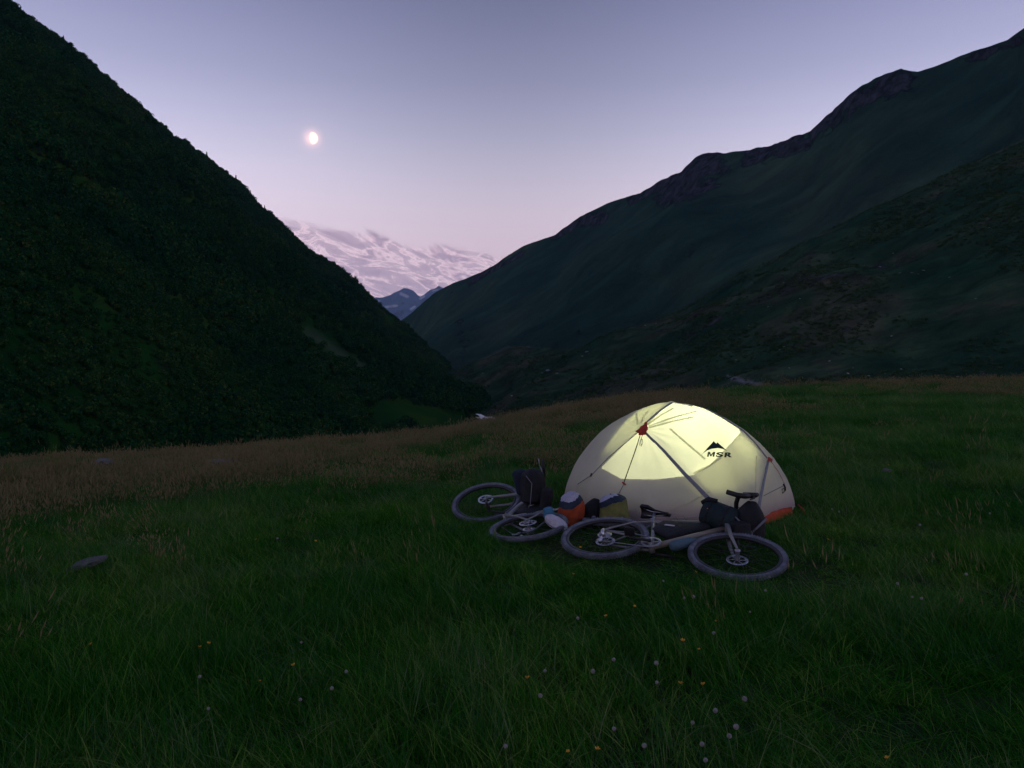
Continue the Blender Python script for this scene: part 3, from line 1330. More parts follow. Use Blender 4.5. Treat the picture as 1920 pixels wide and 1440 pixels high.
def wheel(parent, name, M, teeth=False):
    """axle along local y"""
    mb = MB()
    pts = [Vector((WR * math.cos(2 * math.pi * i / 48), 0, WR * math.sin(2 * math.pi * i / 48))) for i in range(48)]
    prof = [(.300, -.013), (.300, .013), (.322, .014), (.322, -.014)]
    vs, fs = [], []
    for i in range(48):
        a = 2 * math.pi * i / 48
        for rr, yy in prof:
            vs.append(Vector((rr * math.cos(a), yy, rr * math.sin(a))))
    for i in range(48):
        j = (i + 1) % 48
        for k in range(4):
            fs.append((i * 4 + k, i * 4 + (k + 1) % 4, j * 4 + (k + 1) % 4, j * 4 + k))
    mb.add(vs, fs)
    w_ = mb.build(name, m_rim, parent)
    w_.matrix_basis = M
    # tyre with rows of knobs
    mb = MB()
    mb.tube([Vector((WR * math.cos(2 * math.pi * i / 64), 0, WR * math.sin(2 * math.pi * i / 64))) for i in range(64)], TR, 12, closed=True, up=(0, 1, 0))
    for i in range(96):
        a = 2 * math.pi * i / 96
        for q, ang in enumerate((-.9, -.3, .3, .9)):
            aa = a + (q % 2) * math.pi / 96
            rr = WR + TR * math.cos(ang)
            c = Vector((rr * math.cos(aa), TR * math.sin(ang), rr * math.sin(aa)))
            mb.box(c, (.012, .010, .006), Matrix.Rotation(-aa + math.pi / 2, 3, 'Y') @ Matrix.Rotation(ang, 3, 'X'))
    mb.build('tyre', m_tyre, w_)
    mb = MB()
    mb.tube([(0, -.055, 0), (0, -.045, 0), (0, -.03, 0), (0, .03, 0), (0, .045, 0), (0, .055, 0)], [.009, .024, .016, .016, .024, .009], 12)
    mb.build('hub', m_alloy, w_)
    mb = MB()
    mb.ring((0, .036, 0), (0, 1, 0), .062, .082, .003, 36)
    for k in range(6):
        a = k * math.pi / 3
        mb.tube([(.018 * math.cos(a), .036, .018 * math.sin(a)), (.064 * math.cos(a + .35), .036, .064 * math.sin(a + .35))], .004, 4)
    mb.build('brake_rotor', m_steel, w_)
    global spoke_me
    if spoke_me is None:
        mb = MB()
        mb.tube([(0, 0, 0), (0, 0, 1)], .0013, 4, cap=False)
        so = mb.build('spoke', m_rim)
        spoke_me = so.data
        bpy.data.objects.remove(so)
    for k in range(28):
        a = 2 * math.pi * k / 28
        sd = .035 if k % 2 else -.035
        off = .42 if (k // 2) % 2 else -.42
        p0 = Vector((.022 * math.cos(a + off * 2), sd, .022 * math.sin(a + off * 2)))
        p1 = Vector((.301 * math.cos(a), 0, .301 * math.sin(a)))
        d = p1 - p0
        o = link('spoke', spoke_me, w_)
        o.matrix_basis = Matrix.Translation(p0) @ d.to_track_quat('Z', 'Y').to_matrix().to_4x4() @ Matrix.Scale(d.length, 4, (0, 0, 1))
    return w_


def bicycle(label, rear, front, upw, steer, m_frame, m_down_tube, group, drop=True, crank_ang=0.3):
    M, WB = basis(rear, front, upw)
    b = empty('bicycle', mtx=M)
    tag(b, label, 'bicycle', group)
    BB = Vector((.43, 0, -.06))
    ST = Vector((.285, 0, .40))
    HT = Vector((WB - .235, 0, .56))
    HB = Vector((WB - .185, 0, .42))
    ax = (HT - HB).normalized()
    mb = MB()
    # frame tubes
    mb.tube([BB, BB.lerp(HB, .5) + Vector((0, 0, .008)), HB + ax * .02], [.024, .026, .024], 10)
    b_dt = mb.build('down_tube', m_down_tube, b)
    mb = MB()
    mb.tube([BB, ST], .017, 10)
    mb.tube([ST - Vector((0, 0, .03)), HT - ax * .02], [.016, .019], 10)
    mb.tube([HB - ax * .02, HT + ax * .01], .024, 12)
    mb.tube([BB + Vector((0, -.045, 0)), BB + Vector((0, .045, 0))], .024, 12)
    for s in (-1, 1):
        mb.tube([BB + Vector((-.02, s * .03, 0)), Vector((.22, s * .055, -.02)), Vector((0, s * .066, 0))], [.011, .010, .009], 8)
        mb.tube([ST + Vector((0, s * .015, -.04)), Vector((.16, s * .05, .23)), Vector((0, s * .066, .005))], [.008, .0075, .008], 8)
        mb.box(Vector((0, s * .066, 0)), (.035, .006, .04))
    mb.build('frame', m_frame, b)
    mb = MB()
    mb.tube([ST - Vector((0, 0, .05)), ST + Vector((-.055, 0, .17))], .0136, 10)
    mb.build('seatpost', m_alloy, b)
    # saddle
    sc = ST + Vector((-.05, 0, .185))
    vs, fs = [], []
    prof = [(-.13, .062, 0), (-.12, .070, .012), (-.06, .066, .016), (0, .035, .012), (.06, .022, .010), (.12, .018, .006), (.145, .010, -.008)]
    for (x, wd, zz) in prof:
        for q in range(9):
            u = -1 + 2 * q / 8
            vs.append(sc + Vector((x, u * wd, zz - .030 * abs(u) ** 2.5)))
    n1_ = len(vs)
    for (x, wd, zz) in prof:
        for q in range(9):
            u = -1 + 2 * q / 8
            vs.append(sc + Vector((x, u * wd * .8, zz - .030 * abs(u) ** 2.5 - .016)))
    for a in range(len(prof) - 1):
        for q in range(8):
            i0 = a * 9 + q
            fs += [(i0, i0 + 1, i0 + 10, i0 + 9), (n1_ + i0, n1_ + i0 + 9, n1_ + i0 + 10, n1_ + i0 + 1)]
    for a in range(len(prof) - 1):
        for q in (0, 8):
            i0 = a * 9 + q
            fs.append((i0, i0 + 9, n1_ + i0 + 9, n1_ + i0))
    fs.append(tuple(range(9)) + tuple(n1_ + q for q in range(8, -1, -1)))
    e0 = (len(prof) - 1) * 9
    fs.append(tuple(e0 + q for q in range(9)) + tuple(n1_ + e0 + q for q in range(8, -1, -1)))
    mb = MB()
    mb.add(vs, fs)
    sd = mb.build('saddle', m_black, b)
    mb = MB()
    for s in (-1, 1):
        mb.tube([sc + Vector((-.10, s * .03, -.025)), sc + Vector((-.02, s * .022, -.045)), sc + Vector((.10, s * .008, -.015))], .0035, 6)
    mb.build('saddle_rail', m_steel, sd)
    # crankset: ring, two arms with pedals
    rs = -1
    mb = MB()
    mb.ring(BB + Vector((0, rs * .046, 0)), (0, 1, 0), .060, .080, .004, 40)
    for k in range(4):
        a = k * math.pi / 2 + .3
        mb.tube([BB + Vector((0, rs * .046, 0)), BB + Vector((.065 * math.cos(a), rs * .046, .065 * math.sin(a)))], .007, 5)
    cs = mb.build('crankset', m_alloy, b)
    for s, ca in ((-1, crank_ang), (1, crank_ang + math.pi)):
        mb = MB()
        e = BB + Vector((.17 * math.cos(ca), s * .075, .17 * math.sin(ca)))
        mb.tube([BB + Vector((0, s * .055, 0)), e], [.014, .010], 8)
        mb.build('crank_arm', m_black, cs)
        mb = MB()
        mb.box(e + Vector((0, s * .05, 0)), (.085, .075, .014))
        mb.tube([e, e + Vector((0, s * .09, 0))], .006, 6)
        mb.build('pedal', m_black, cs, bevel=.003)
    # cassette, chain, derailleur
    mb = MB()
    for k in range(7):
        mb.ring(Vector((0, rs * (.022 + .004 * k), 0)), (0, 1, 0), .016, .060 - .006 * k, .002, 28)
    mb.build('cassette', m_steel, b)
    mb = MB()
    y = rs * .042
    up_ = [BB + Vector((0, y - BB.y, .079)), Vector((.2, y, .055)), Vector((0, y, .045)), Vector((-.035, y, .03)), Vector((-.04, y, -.02)), Vector((-.015, y, -.055)), Vector((.02, y, -.075)),
           Vector((.03, y, -.10)), Vector((.015, y, -.135)), Vector((.05, y, -.15)), BB + Vector((-.06, y, -.082)), BB + Vector((0, y, -.08))]
    up_ += [BB + Vector((.08 * math.sin(a), y, -.08 * math.cos(a))) for a in (.5, 1.0, 1.57, 2.1, 2.6)]
    mb.tube(up_, .0045, 5, closed=True, flat=.6)
    mb.build('chain', m_alloy, b)
    mb = MB()
    mb.tube([Vector((.0, rs * .075, -.01)), Vector((.01, rs * .085, -.06)), Vector((.03, rs * .06, -.09))], [.012, .015, .012], 8)
    mb.box(Vector((.026, rs * .048, -.115)), (.022, .012, .08))
    for z in (-.09, -.145):
        mb.ring(Vector((.026, rs * .042, z)), (0, 1, 0), .004, .016, .005, 14)
    mb.build('derailleur', m_steel, b)
    # steering group
    Sm = Matrix.Translation(HB) @ Matrix.Rotation(steer, 4, ax) @ Matrix.Translation(-HB)
    Hub = Vector((WB, 0, 0))
    mb = MB()
    crown = HB - ax * .03
    mb.box(crown, (.045, .115, .035), Matrix.Rotation(R(-18), 3, 'Y'))
    for s in (-1, 1):
        mb.tube([crown + Vector((0, s * .048, 0)), crown.lerp(Hub, .5) + Vector((-.012, s * .056, 0)), Hub + Vector((-.004, s * .058, 0))], [.019, .015, .010], 10)
    fk = mb.build('fork', m_frame, b, bevel=.004)
    fk.matrix_basis = Sm
    wf = wheel(b, 'wheel', Sm @ Matrix.Translation(Hub))
    wheel(b, 'wheel', Matrix.Identity(4))
    # stem and handlebar
    st_ = HT + ax * .045
    cl = st_ + Vector((.085, 0, .010))
    mb = MB()
    mb.tube([HT, HT + ax * .065], .017, 12)
    mb.tube([st_, cl], .016, 10)
    o = mb.build('stem', m_black, b)
    o.matrix_basis = Sm
    mb = MB()
    lev = []
    if drop:
        for s in (-1, 1):
            pts = [cl, cl + Vector((0, s * 0.157, 0)), cl + Vector((.015, s * 0.218, .0)), cl + Vector((.075, s * 0.241, -.005)), cl + Vector((.105, s * 0.258, -.05)),
                   cl + Vector((.09, s * 0.274, -.105)), cl + Vector((.03, s * 0.286, -.13)), cl + Vector((-.05, s * 0.297, -.125))]
            mb.tube(pts, [.017, .019, .022, .023, .023, .022, .021, .021], 8)
    else:
        pts = [cl + Vector((-.03, -.37, .01)), cl + Vector((-.025, -.22, .012)), cl + Vector((0, -.05, 0)), cl, cl + Vector((0, .05, 0)), cl + Vector((-.025, .22, .012)), cl + Vector((-.03, .37, .01))]
        mb.tube(pts, [.017, .016, .014, .0155, .014, .016, .017], 8)
    hb = mb.build('handlebar', m_black, b)
    hb.matrix_basis = Sm
    for s in (-1, 1):
        mb = MB()
        if drop:
            h0 = cl + Vector((.08, s * .241, 0))
            mb.tube([h0 - Vector((.03, 0, .0)), h0 + Vector((.03, 0, .008)), h0 + Vector((.065, 0, .03)), h0 + Vector((.08, 0, .055))], [.020, .026, .022, .015], 8)
            mb.tube([h0 + Vector((.055, 0, .005)), h0 + Vector((.075, s * .006, -.05)), h0 + Vector((.055, s * .014, -.11))], [.009, .007, .006], 6)
        else:
            h0 = cl + Vector((-.02, s * .24, .005))
            mb.tube([h0, h0 + Vector((.03, s * .01, -.005)), h0 + Vector((.055, s * .05, -.01)), h0 + Vector((.05, s * .13, -.012))], [.012, .009, .006, .005], 6)
            mb.box(h0 + Vector((.005, -s * .02, -.012)), (.03, .04, .022))
        mb.build('brake_lever', m_alloy if not drop else m_black, hb)
    # cables sweeping from the bar to the frame
    mb = MB()
    for s in (-1, 1):
        q0 = cl + Vector((.02, s * .12, 0))
        mb.tube([q0, q0 + Vector((.07, -s * .03, -.02)), cl + Vector((.06, -s * .02, -.10)), HB + Vector((.03, s * .02, .03)), HB + Vector((-.02, s * .024, -.02))], .003, 5)
    mb.build('cable', m_black, b)
    return b, M


A_rear, A_front = Vector((.775, 6.20, .110)), Vector((1.711, 5.64, .098))
fA = (A_front - A_rear).normalized()
upA = Vector((-fA.y, fA.x, 0)) * math.cos(R(14)) + Vector((0, 0, math.sin(R(14))))
bikeA, MA = bicycle('nearer bicycle with drop bars lying on its side before the tent', A_rear, A_front, upA, R(4), m_frameA, mat('lit_tan_frame_paint', (.30, .24, .15), (.20, .19, .17), scale=4, rough=.3, spec=.5), 'bicycles lying in the grass', True, 3.3)  # down tube coloured a paler tan for the light it catches
B_rear, B_front = Vector((.15, 6.80, .07)), Vector((-.272, 7.86, .095))
fB = (B_front - B_rear).normalized()
upB = Vector((fB.y, -fB.x, 0)) * math.cos(R(10)) + Vector((0, 0, math.sin(R(10))))
bikeB, MBm = bicycle('farther bicycle with its wheel pointing away, left of the tent', B_rear, B_front, upB, R(17), m_frameB, m_frameB, 'bicycles lying in the grass', False, 2.4)

# a third wheel behind the nearer bicycle
lw = empty('spare_wheel', (1.02, 6.92, .08))
tag(lw, 'grey loose wheel lying flat behind the nearer bicycle and below the bags', 'wheel')
Mw = Euler((R(90 - 12 + 4), R(3), 0)).to_matrix().to_4x4()
wheel(lw, 'rim', Mw)

# ------------------------------------------------------------------ bags
def bag_mesh(w_, h_, dpt, seed, pleat=.02, taper=.85, npl=14, sq=3.0, nv=34, nu=48, lean=0.0, top=.86):
    """soft upright sack: list of ring verts"""
    vs, fs = [], []
    for k in range(nv + 1):
        v = k / nv
        prof = (1 - (1 - taper) * v)
        if v < .12:
            prof *= .55 + .45 * math.sin(v / .12 * math.pi / 2)
        if v > top:
            prof *= math.cos((v - top) / (1 - top) * math.pi / 2 * .90) ** .7
        for i in range(nu):
            a = 2 * math.pi * i / nu
            c, s = math.cos(a), math.sin(a)
            q = (abs(c) ** sq + abs(s) ** sq) ** (-1 / sq)
            r = prof * q * (1 + pleat * math.sin(npl * a + 3 * noise.noise(Vector((c * 2, s * 2, v * 2 + seed)))) + .06 * noise.noise(Vector((c * 1.5, s * 1.5, v * 3 + seed * 3))))
            vs.append(Vector((r * c * w_ / 2 + lean * v, r * s * dpt / 2, h_ * v)))
    for k in range(nv):
        for i in range(nu):
            j = (i + 1) % nu
            fs.append((k * nu + i, k * nu + j, (k + 1) * nu + j, (k + 1) * nu + i))
    fs.append(tuple(range(nu))[::-1])
    fs.append(tuple(nv * nu + i for i in range(nu)))
    return vs, fs, nu, nv


def bag(name, label, cat, px, py, depth, w_, h_, dpt, rot, m_body, m_mid=None, m_top=None, v_mid=.72, v_top=.88, group=None, seed=1, **kw):
    """px,py: where the middle of its base stands"""
    vs, fs, nu, nv = bag_mesh(w_, h_, dpt, seed, **kw)
    root = empty(name, at(px, py, depth))
    root.rotation_euler = [R(a) for a in rot]
    tag(root, label, cat, group)

    def part(nm, m, test, out_=0.0):
        mb = MB()
        keep = [f for f in fs if test(sum(vs[i].z for i in f) / len(f) / h_, f)]
        used = sorted({i for f in keep for i in f})
        mp = {o: n for n, o in enumerate(used)}
        c = Vector((0, 0, 0))
        pts = []
        for i in used:
            p = vs[i].copy()
            if out_:
                p.x *= 1 + out_
                p.y *= 1 + out_
            pts.append(p)
        mb.add(pts, [tuple(mp[i] for i in f) for f in keep])
        return mb.build(nm, m, root, subd=1)
    def tv(z, f):
        x_ = sum(vs[i].x for i in f) / len(f) / (w_ / 2)
        return z - .16 * x_ + .03 * math.sin(x_ * 3 + seed)
    part('body', m_body, lambda z, f: tv(z, f) < v_mid + .05 if m_mid else True)
    if m_mid:
        part('collar', m_mid, lambda z, f: v_mid - .02 <= tv(z, f) <= v_top + .04, .02)
        if m_top:
            part('roll_top', m_top, lambda z, f: tv(z, f) > v_top - .03, .04)
    return root


def cl(n_, a, b, **kw):
    return mat(n_, a, b, scale=kw.pop('scale', 9), rough=.75, bump=kw.pop('bump', .5), bscale=30, **kw)


m_orange = cl('orange_dry_bag_cloth', (.44, .075, .022), (.26, .048, .02))
m_navy = cl('navy_cloth', (.010, .018, .035), (.02, .035, .06))
m_white = cl('white_cloth', (.46, .45, .52), (.26, .27, .36), scale=14)
m_olive = cl('olive_cloth', (.22, .22, .06), (.11, .12, .04))
m_blackc = cl('black_cloth', (.008, .009, .011), (.016, .018, .022))
m_teal = cl('dark_teal_cloth', (.006, .016, .019), (.012, .028, .031))
m_blue = cl('light_blue_cloth', (.06, .20, .32), (.04, .13, .22))
m_lilac = cl('pale_grey_cloth', (.40, .38, .44), (.55, .54, .60))
m_slate = cl('blue_grey_bottle', (.05, .10, .13), (.08, .14, .17))
m_strap = mat('grey_strap', (.16, .16, .18), rough=.7)

G = 'bags lying with the bicycles'
bag('dry_bag', 'orange dry bag with navy collar and white roll top beside the bicycles', 'bag', 1069, 984, 7.10, .235, .325, .22, (8, 2, 15), m_orange, m_navy, m_white, .70, .90, G, 2, pleat=.035, taper=1.08, npl=9, sq=2.3, top=.55)
bag('seat_pack', 'olive green pleated bag with navy collar and white cap before the tent', 'bag', 1153, 988, 7.05, .30, .32, .24, (4, -3, -8), m_olive, m_navy, m_white, .78, .96, G, 5, pleat=.035, taper=.78, npl=17, sq=2.8, top=.80)
bk = bag('stuff_sack', 'black sack with a round white patch between the orange and olive bags', 'bag', 1104, 990, 7.2, .26, .30, .2, (5, 14, 0), m_blackc, None, None, seed=8, pleat=.03, taper=.7, npl=7, sq=2.2, top=.5, group=G)
mb = MB()
mb.ring((0.005, -.098, .135), (0, 1, .25), .0, .022, .006, 20)
mb.build('patch', m_white, bk)
bag('pouch', 'small light blue pouch at the left of the orange bag', 'pouch', 1031, 972, 6.95, .11, .11, .09, (0, -12, 0), m_blue, None, None, seed=11, pleat=.05, taper=.8, npl=5, sq=2.0, group=G)
# crumpled pale cloth below the orange bag
mb = MB()
vs_, fs = [], []
for i in range(19):
    for j in range(11):
        u, v = i / 18 * 2 - 1, j / 10 * 2 - 1
        ww = .062 * (1 - abs(u) ** 2.2) ** .6 + .004
        vs_.append(Vector((u * .13, v * ww, .045 * (1 - v * v) * (1 - u * u) ** .5 + .010 * noise.noise(Vector((u * 3, v * 3, 1))) - .03 * u)))
n0 = len(vs_)
for p in list(vs_):
    vs_.append(Vector((p.x, p.y, p.z - .02)))
for i in range(18):
    for j in range(10):
        a = i * 11 + j
        fs += [(a, a + 11, a + 12, a + 1), (n0 + a, n0 + a + 1, n0 + a + 12, n0 + a + 11)]
for i in range(18):
    for j in (0, 10):
        a = i * 11 + j
        fs.append((a, a + 11, n0 + a + 11, n0 + a))
for j in range(10):
    for i in (0, 18):
        a = i * 11 + j
        fs.append((a, a + 1, n0 + a + 1, n0 + a))
mb.add(vs_, fs)
cw = mb.build('cloth', m_lilac, loc=at(1043, 979, 6.65))
cw.rotation_euler = (R(38), R(14), R(-6))
cw.scale = (.85, 1, 1)
tag(cw, 'pale grey folded cloth lying just below the orange bag', 'cloth')

# bags on the near bicycle's handlebar
mb = MB()
pts, rs_ = [], []
for k in range(13):
    u = k / 12
    pts.append(Vector((-.17 + .34 * u, 0, 0)))
    rs_.append(.105 * (1 - abs(2 * u - 1) ** 7) ** .5 + .012)
mb.tube(pts, rs_, 28)
hroll = empty('handlebar_bag', at(1350, 970, 6.22))
hroll.rotation_euler = (R(5), R(14), R(-38))
tag(hroll, 'dark teal roll bag strapped to the drop bar of the nearer bicycle', 'bag', G)
mb.build('body', m_teal, hroll)
for x in (-.08, .06):
    mb = MB()
    mb.ring((x, 0, 0), (1, 0, 0), .112, .119, .022, 30)
    mb.build('strap', m_blackc, hroll)
mb = MB()
mb.tube([(-.165, -.03, .075), (-.12, -.02, .125), (-.05, 0, .125)], [.02, .022, .02], 8)
mb.build('roll_end', m_blackc, hroll)
mb = MB()
mb.ring((-.085, -.108, .02), (0, 1, 0), .0, .012, .006, 16)
mb.build('badge', m_white, hroll)
mb = MB()
mb.ring((-.085, -.09, .066), (0, .8, .6), .0, .009, .006, 12)
mb.build('badge', mat('amber_badge', (.5, .25, .08), rough=.5), hroll)

dome = bag('fork_bag', 'black domed bag with grey straps at the right end of the bicycles', 'bag', 1402, 1006, 6.15, .27, .30, .22, (2, 6, -15), m_blackc, None, None, seed=17, pleat=.015, taper=.80, npl=6, sq=2.2, top=.45, group=G)
for pts in ([(-.12, -.10, .17), (-.05, -.125, .12), (.02, -.12, .07)], [(.12, -.08, .19), (.07, -.115, .13), (.02, -.12, .07)], [(.02, -.12, .07), (.03, -.12, .0), (.02, -.10, -.02)]):
    mb = MB()
    mb.tube(pts, .013, 6, flat=.5)
    mb.build('strap', m_strap, dome)
bag('stem_pouch', 'black crumpled pouch tucked under the roll bag of the nearer bicycle', 'pouch', 1385, 1006, 6.05, .20, .13, .18, (0, 0, 10), m_blackc, None, None, seed=21, pleat=.05, taper=.8, npl=5, group=G)

# frame bag in the main triangle of the near bicycle (with a pale label)
def in_bike(M, pts):
    return [M @ Vector(p) for p in pts]


def wedge(name, label, M, poly, th, m, extra=None):
    mb = MB()
    n_ = len(poly)
    c = sum((Vector((p[0], 0, p[1])) for p in poly), Vector()) / n_
    vs = []
    for y, k in ((-th, .86), (-th * .7, 1), (th * .7, 1), (th, .86)):
        for p in poly:
            v = Vector((p[0], y, p[1]))
            cc_ = Vector((c.x, y, c.z))
            vs.append(cc_ + (v - cc_) * k)
    fs = []
    for r_ in range(3):
        for i in range(n_):
            j = (i + 1) % n_
            fs.append((r_ * n_ + i, r_ * n_ + j, (r_ + 1) * n_ + j, (r_ + 1) * n_ + i))
    fs.append(tuple(range(n_))[::-1])
    fs.append(tuple(3 * n_ + i for i in range(n_)))
    mb.add(vs, fs)
    root = empty(name, mtx=M)
    mb.build('body', m, root, bevel=.008)
    tag(root, label, 'bag', G)
    return root


fb = wedge('frame_bag', 'black bag with a pale label in the frame of the nearer bicycle', MA, [(.33, .22), (.36, .395), (.60, .43), (.74, .45), (.78, .39), (.56, .16), (.50, .12)], .028, m_blackc)
mb = MB()
mb.box((.46, -.0315, .30), (.085, .003, .020))
mb.build('label_patch', m_lilac, fb)
fb2 = wedge('frame_bag', 'black bag filling the frame of the farther bicycle', MBm, [(.33, .16), (.34, .37), (.60, .43), (.74, .44), (.77, .38), (.53, .10), (.47, .06)], .030, m_blackc)
mb = MB()
mb.box((.52, .0335, .26), (.015, .003, .055))
mb.build('label_patch', m_lilac, fb2)

# blue grey bottle under the down tube of the near bicycle
mb = MB()
mb.tube([(-.115, 0, 0), (-.105, 0, 0), (-.08, 0, 0), (.06, 0, 0), (.09, 0, 0), (.10, 0, 0), (.12, 0, 0)], [.02, .036, .042, .042, .034, .022, .020], 20)
bt = mb.build('bottle', m_slate)
bt.matrix_world = MA @ Matrix.Translation((.66, -.015, .04)) @ Matrix.Rotation(R(-43), 4, 'Y')
tag(bt, 'blue grey bottle strapped under the frame of the nearer bicycle', 'bottle')

# tall black bags around the far bicycle's handlebar
tb = bag('handlebar_bag', 'tall black bag standing on the handlebar of the farther bicycle', 'bag', 1002, 944, 7.45, .27, .35, .22, (-2, -3, 20), m_blackc, None, None, seed=31, pleat=.03, taper=.82, npl=7, sq=2.5, top=.8, group=G)
mb = MB()
mb.tube([(-.11, -.10, .30), (-.06, -.12, .22), (-.09, -.12, .02), (-.13, -.10, -.06)], .008, 6, flat=.5)
mb.build('strap', m_strap, tb)
mb = MB()
mb.tube([(.04, -.05, .285), (.06, -.06, .30), (.085, -.04, .275)], .008, 6)
mb.build('grab_loop', m_lilac, tb)
bag('bag_flap', 'upright dark blue flap leaning left of the tall black bag', 'flap', 982, 928, 7.6, .13, .27, .035, (0, -12, -10), m_navy, None, None, seed=37, pleat=.004, taper=1.15, npl=3, sq=6, group=G)  # flap of the tall bag, built as a separate upright piece
bag('side_pouch', 'black slack pouch hanging right of the tall black bag', 'pouch', 1021, 962, 7.3, .13, .26, .10, (0, 8, 0), m_blackc, None, None, seed=41, pleat=.08, taper=.8, npl=5, sq=2, group=G)

# ------------------------------------------------------------------ stones
def rock_mesh(seed, flat=.6):
    mb = MB()
    import bmesh
    bm = bmesh.new()
    bmesh.ops.create_icosphere(bm, subdivisions=2, radius=1.0)
    for v in bm.verts:
        n_ = v.co.normalized()
        k = 1 + .45 * noise.noise(n_ * 1.3 + Vector((seed, 0, 0))) + .18 * noise.noise(n_ * 3.5 + Vector((0, seed, 0)))
        v.co = n_ * k
        v.co.z *= flat
    me = bpy.data.meshes.new('boulder')
    bm.to_mesh(me)
    bm.free()
    return me


m_rock = mat('pale_lichen_stone', (.20, .20, .20), (.34, .35, .34), scale=1.5, rough=.95, bump=.7, bscale=3, spec=.1)
rocks = [rock_mesh(k * 3.7, .55) for k in range(4)]
for me in rocks:
    me.materials.append(m_rock)
RP = [(1710, 512, 6), (1732, 507, 5), (1722, 514, 4), (1687, 512, 4), (1820, 427, 4), (1830, 437, 4.5), (1855, 427, 4), (1675, 475, 3.5), (1890, 462, 4), (1585, 532, 4), (1560, 540, 3), (1470, 650, 5), (1462, 656, 3), (1555, 677, 5),
      (1590, 700, 5), (1630, 705, 5.5), (1705, 655, 4.5), (1730, 707, 6), (1744, 709, 4), (1527, 512, 4), (1470, 530, 4), (1380, 675, 4), (1672, 630, 4), (1690, 692, 4), (1600, 690, 3), (1612, 712, 4), (1640, 716, 4), (1500, 560, 3), (1440, 575, 3.5), (1404, 610, 3),
      (1640, 575, 3), (1660, 700, 3), (1795, 706, 3.5), (1480, 690, 3.5), (1028, 695, 9), (1045, 700, 6), (1018, 700, 5), (1100, 660, 6), (1092, 668, 5), (1210, 610, 4), (1230, 606, 3), (1110, 742, 4), (960, 742, 4), (1005, 745, 3), (905, 700, 3), (1620, 497, 3), (1650, 500, 3.5), (1540, 520, 3), (1780, 520, 3), (1830, 560, 3)]
ORD = ['first', 'second', 'third', 'fourth', 'fifth', 'sixth', 'seventh', 'eighth', 'ninth', 'tenth', 'eleventh', 'twelfth', 'thirteenth', 'fourteenth', 'fifteenth', 'sixteenth', 'seventeenth', 'eighteenth', 'nineteenth', 'twentieth']


def place_labels(pts_, bands, head):
    # a label for each by its row in the picture and its count from the left
    out_ = {}
    for lo, hi, where in bands:
        row = sorted([p for p in pts_ if lo <= p[1] < hi], key=lambda p: p[0])
        for q, p in enumerate(row):
            out_[p[:2]] = '%s %s, %s from the left' % (head, where, ORD[q])
    return out_


RL = place_labels(RP, [(0, 500, 'high on the right hillside'), (500, 540, 'on the rib across the right hillside'), (540, 640, 'halfway down the right hillside'), (640, 700, 'on the lower right hillside'), (700, 800, 'at the foot of the right hillside')], 'pale boulder')
for k, (px, py, s) in enumerate(RP):
    h = near_bvh.ray_cast(CAMO, ray(px, py))
    if h[0] is None:
        continue
    o = link('boulder', rocks[k % 4])
    o.location = h[0]
    rr = s * .42 * h[0].y / F
    o.scale = (rr * 1.5, rr * random.uniform(.9, 1.4), rr * random.uniform(.7, 1.1))
    o.rotation_euler = (random.uniform(-.2, .2), random.uniform(-.3, .3), random.uniform(0, 6.3))
    tag(o, RL[(px, py)], 'boulder', 'pale boulders on the right hillside')
m_slab = mat('weathered_flat_stone', (.09, .10, .095), (.16, .16, .155), scale=4, rough=.95, bump=.8, bscale=14, spec=.1)
slab = rock_mesh(44, .28)
slab.materials.append(m_slab)
o = link('flat_stone', slab)
p = px_ground(163, 1056, .08)
o.location = p
o.scale = (.15, .07, .11)
o.rotation_euler = (R(8), R(-16), R(12))
tag(o, 'flat grey stone tilted in the grass at the far left', 'stone')
o = link('flat_stone', slab)
o.location = px_ground(412, 868, .2)
o.scale = (.24, .2, .26)
tag(o, 'low grey stone near the far left edge of the meadow', 'stone')
o = link('flat_stone', slab)
o.location = px_ground(193, 866, .3)
o.scale = (.22, .2, .28)
tag(o, 'small pale stone on the crest of the meadow at the far left', 'stone')
o = link('flat_stone', slab)
o.location = px_ground(1662, 882, .12)
o.scale = (.06, .05, .09)
tag(o, 'small bluish stone in the grass right of the tent', 'stone')

# ------------------------------------------------------------------ instancing of things nobody could count
def scatter_group(name, coll):
    ng = bpy.data.node_groups.new(name, 'GeometryNodeTree')
    ng.interface.new_socket('Geometry', in_out='INPUT', socket_type='NodeSocketGeometry')
    ng.interface.new_socket('Geometry', in_out='OUTPUT', socket_type='NodeSocketGeometry')
    N = ng.nodes
    gi, go = N.new('NodeGroupInput'), N.new('NodeGroupOutput')
    ci = N.new('GeometryNodeCollectionInfo')
    ci.inputs['Collection'].default_value = coll
    ci.inputs['Separate Children'].default_value = True
    ci.inputs['Reset Children'].default_value = True
    ip = N.new('GeometryNodeInstanceOnPoints')
    ip.inputs['Pick Instance'].default_value = True

    def attr(nm, ty):
        a = N.new('GeometryNodeInputNamedAttribute')
        a.data_type = ty
        a.inputs['Name'].default_value = nm
        return a.outputs['Attribute']
    e2r = N.new('FunctionNodeEulerToRotation')
    L = ng.links.new
    L(gi.outputs[0], ip.inputs['Points'])
    L(ci.outputs[0], ip.inputs['Instance'])
    L(attr('idx', 'INT'), ip.inputs['Instance Index'])
    L(attr('rot', 'FLOAT_VECTOR'), e2r.inputs[0])
    L(e2r.outputs[0], ip.inputs['Rotation'])
    L(attr('scl', 'FLOAT_VECTOR'), ip.inputs['Scale'])
    L(ip.outputs[0], go.inputs[0])
    return ng


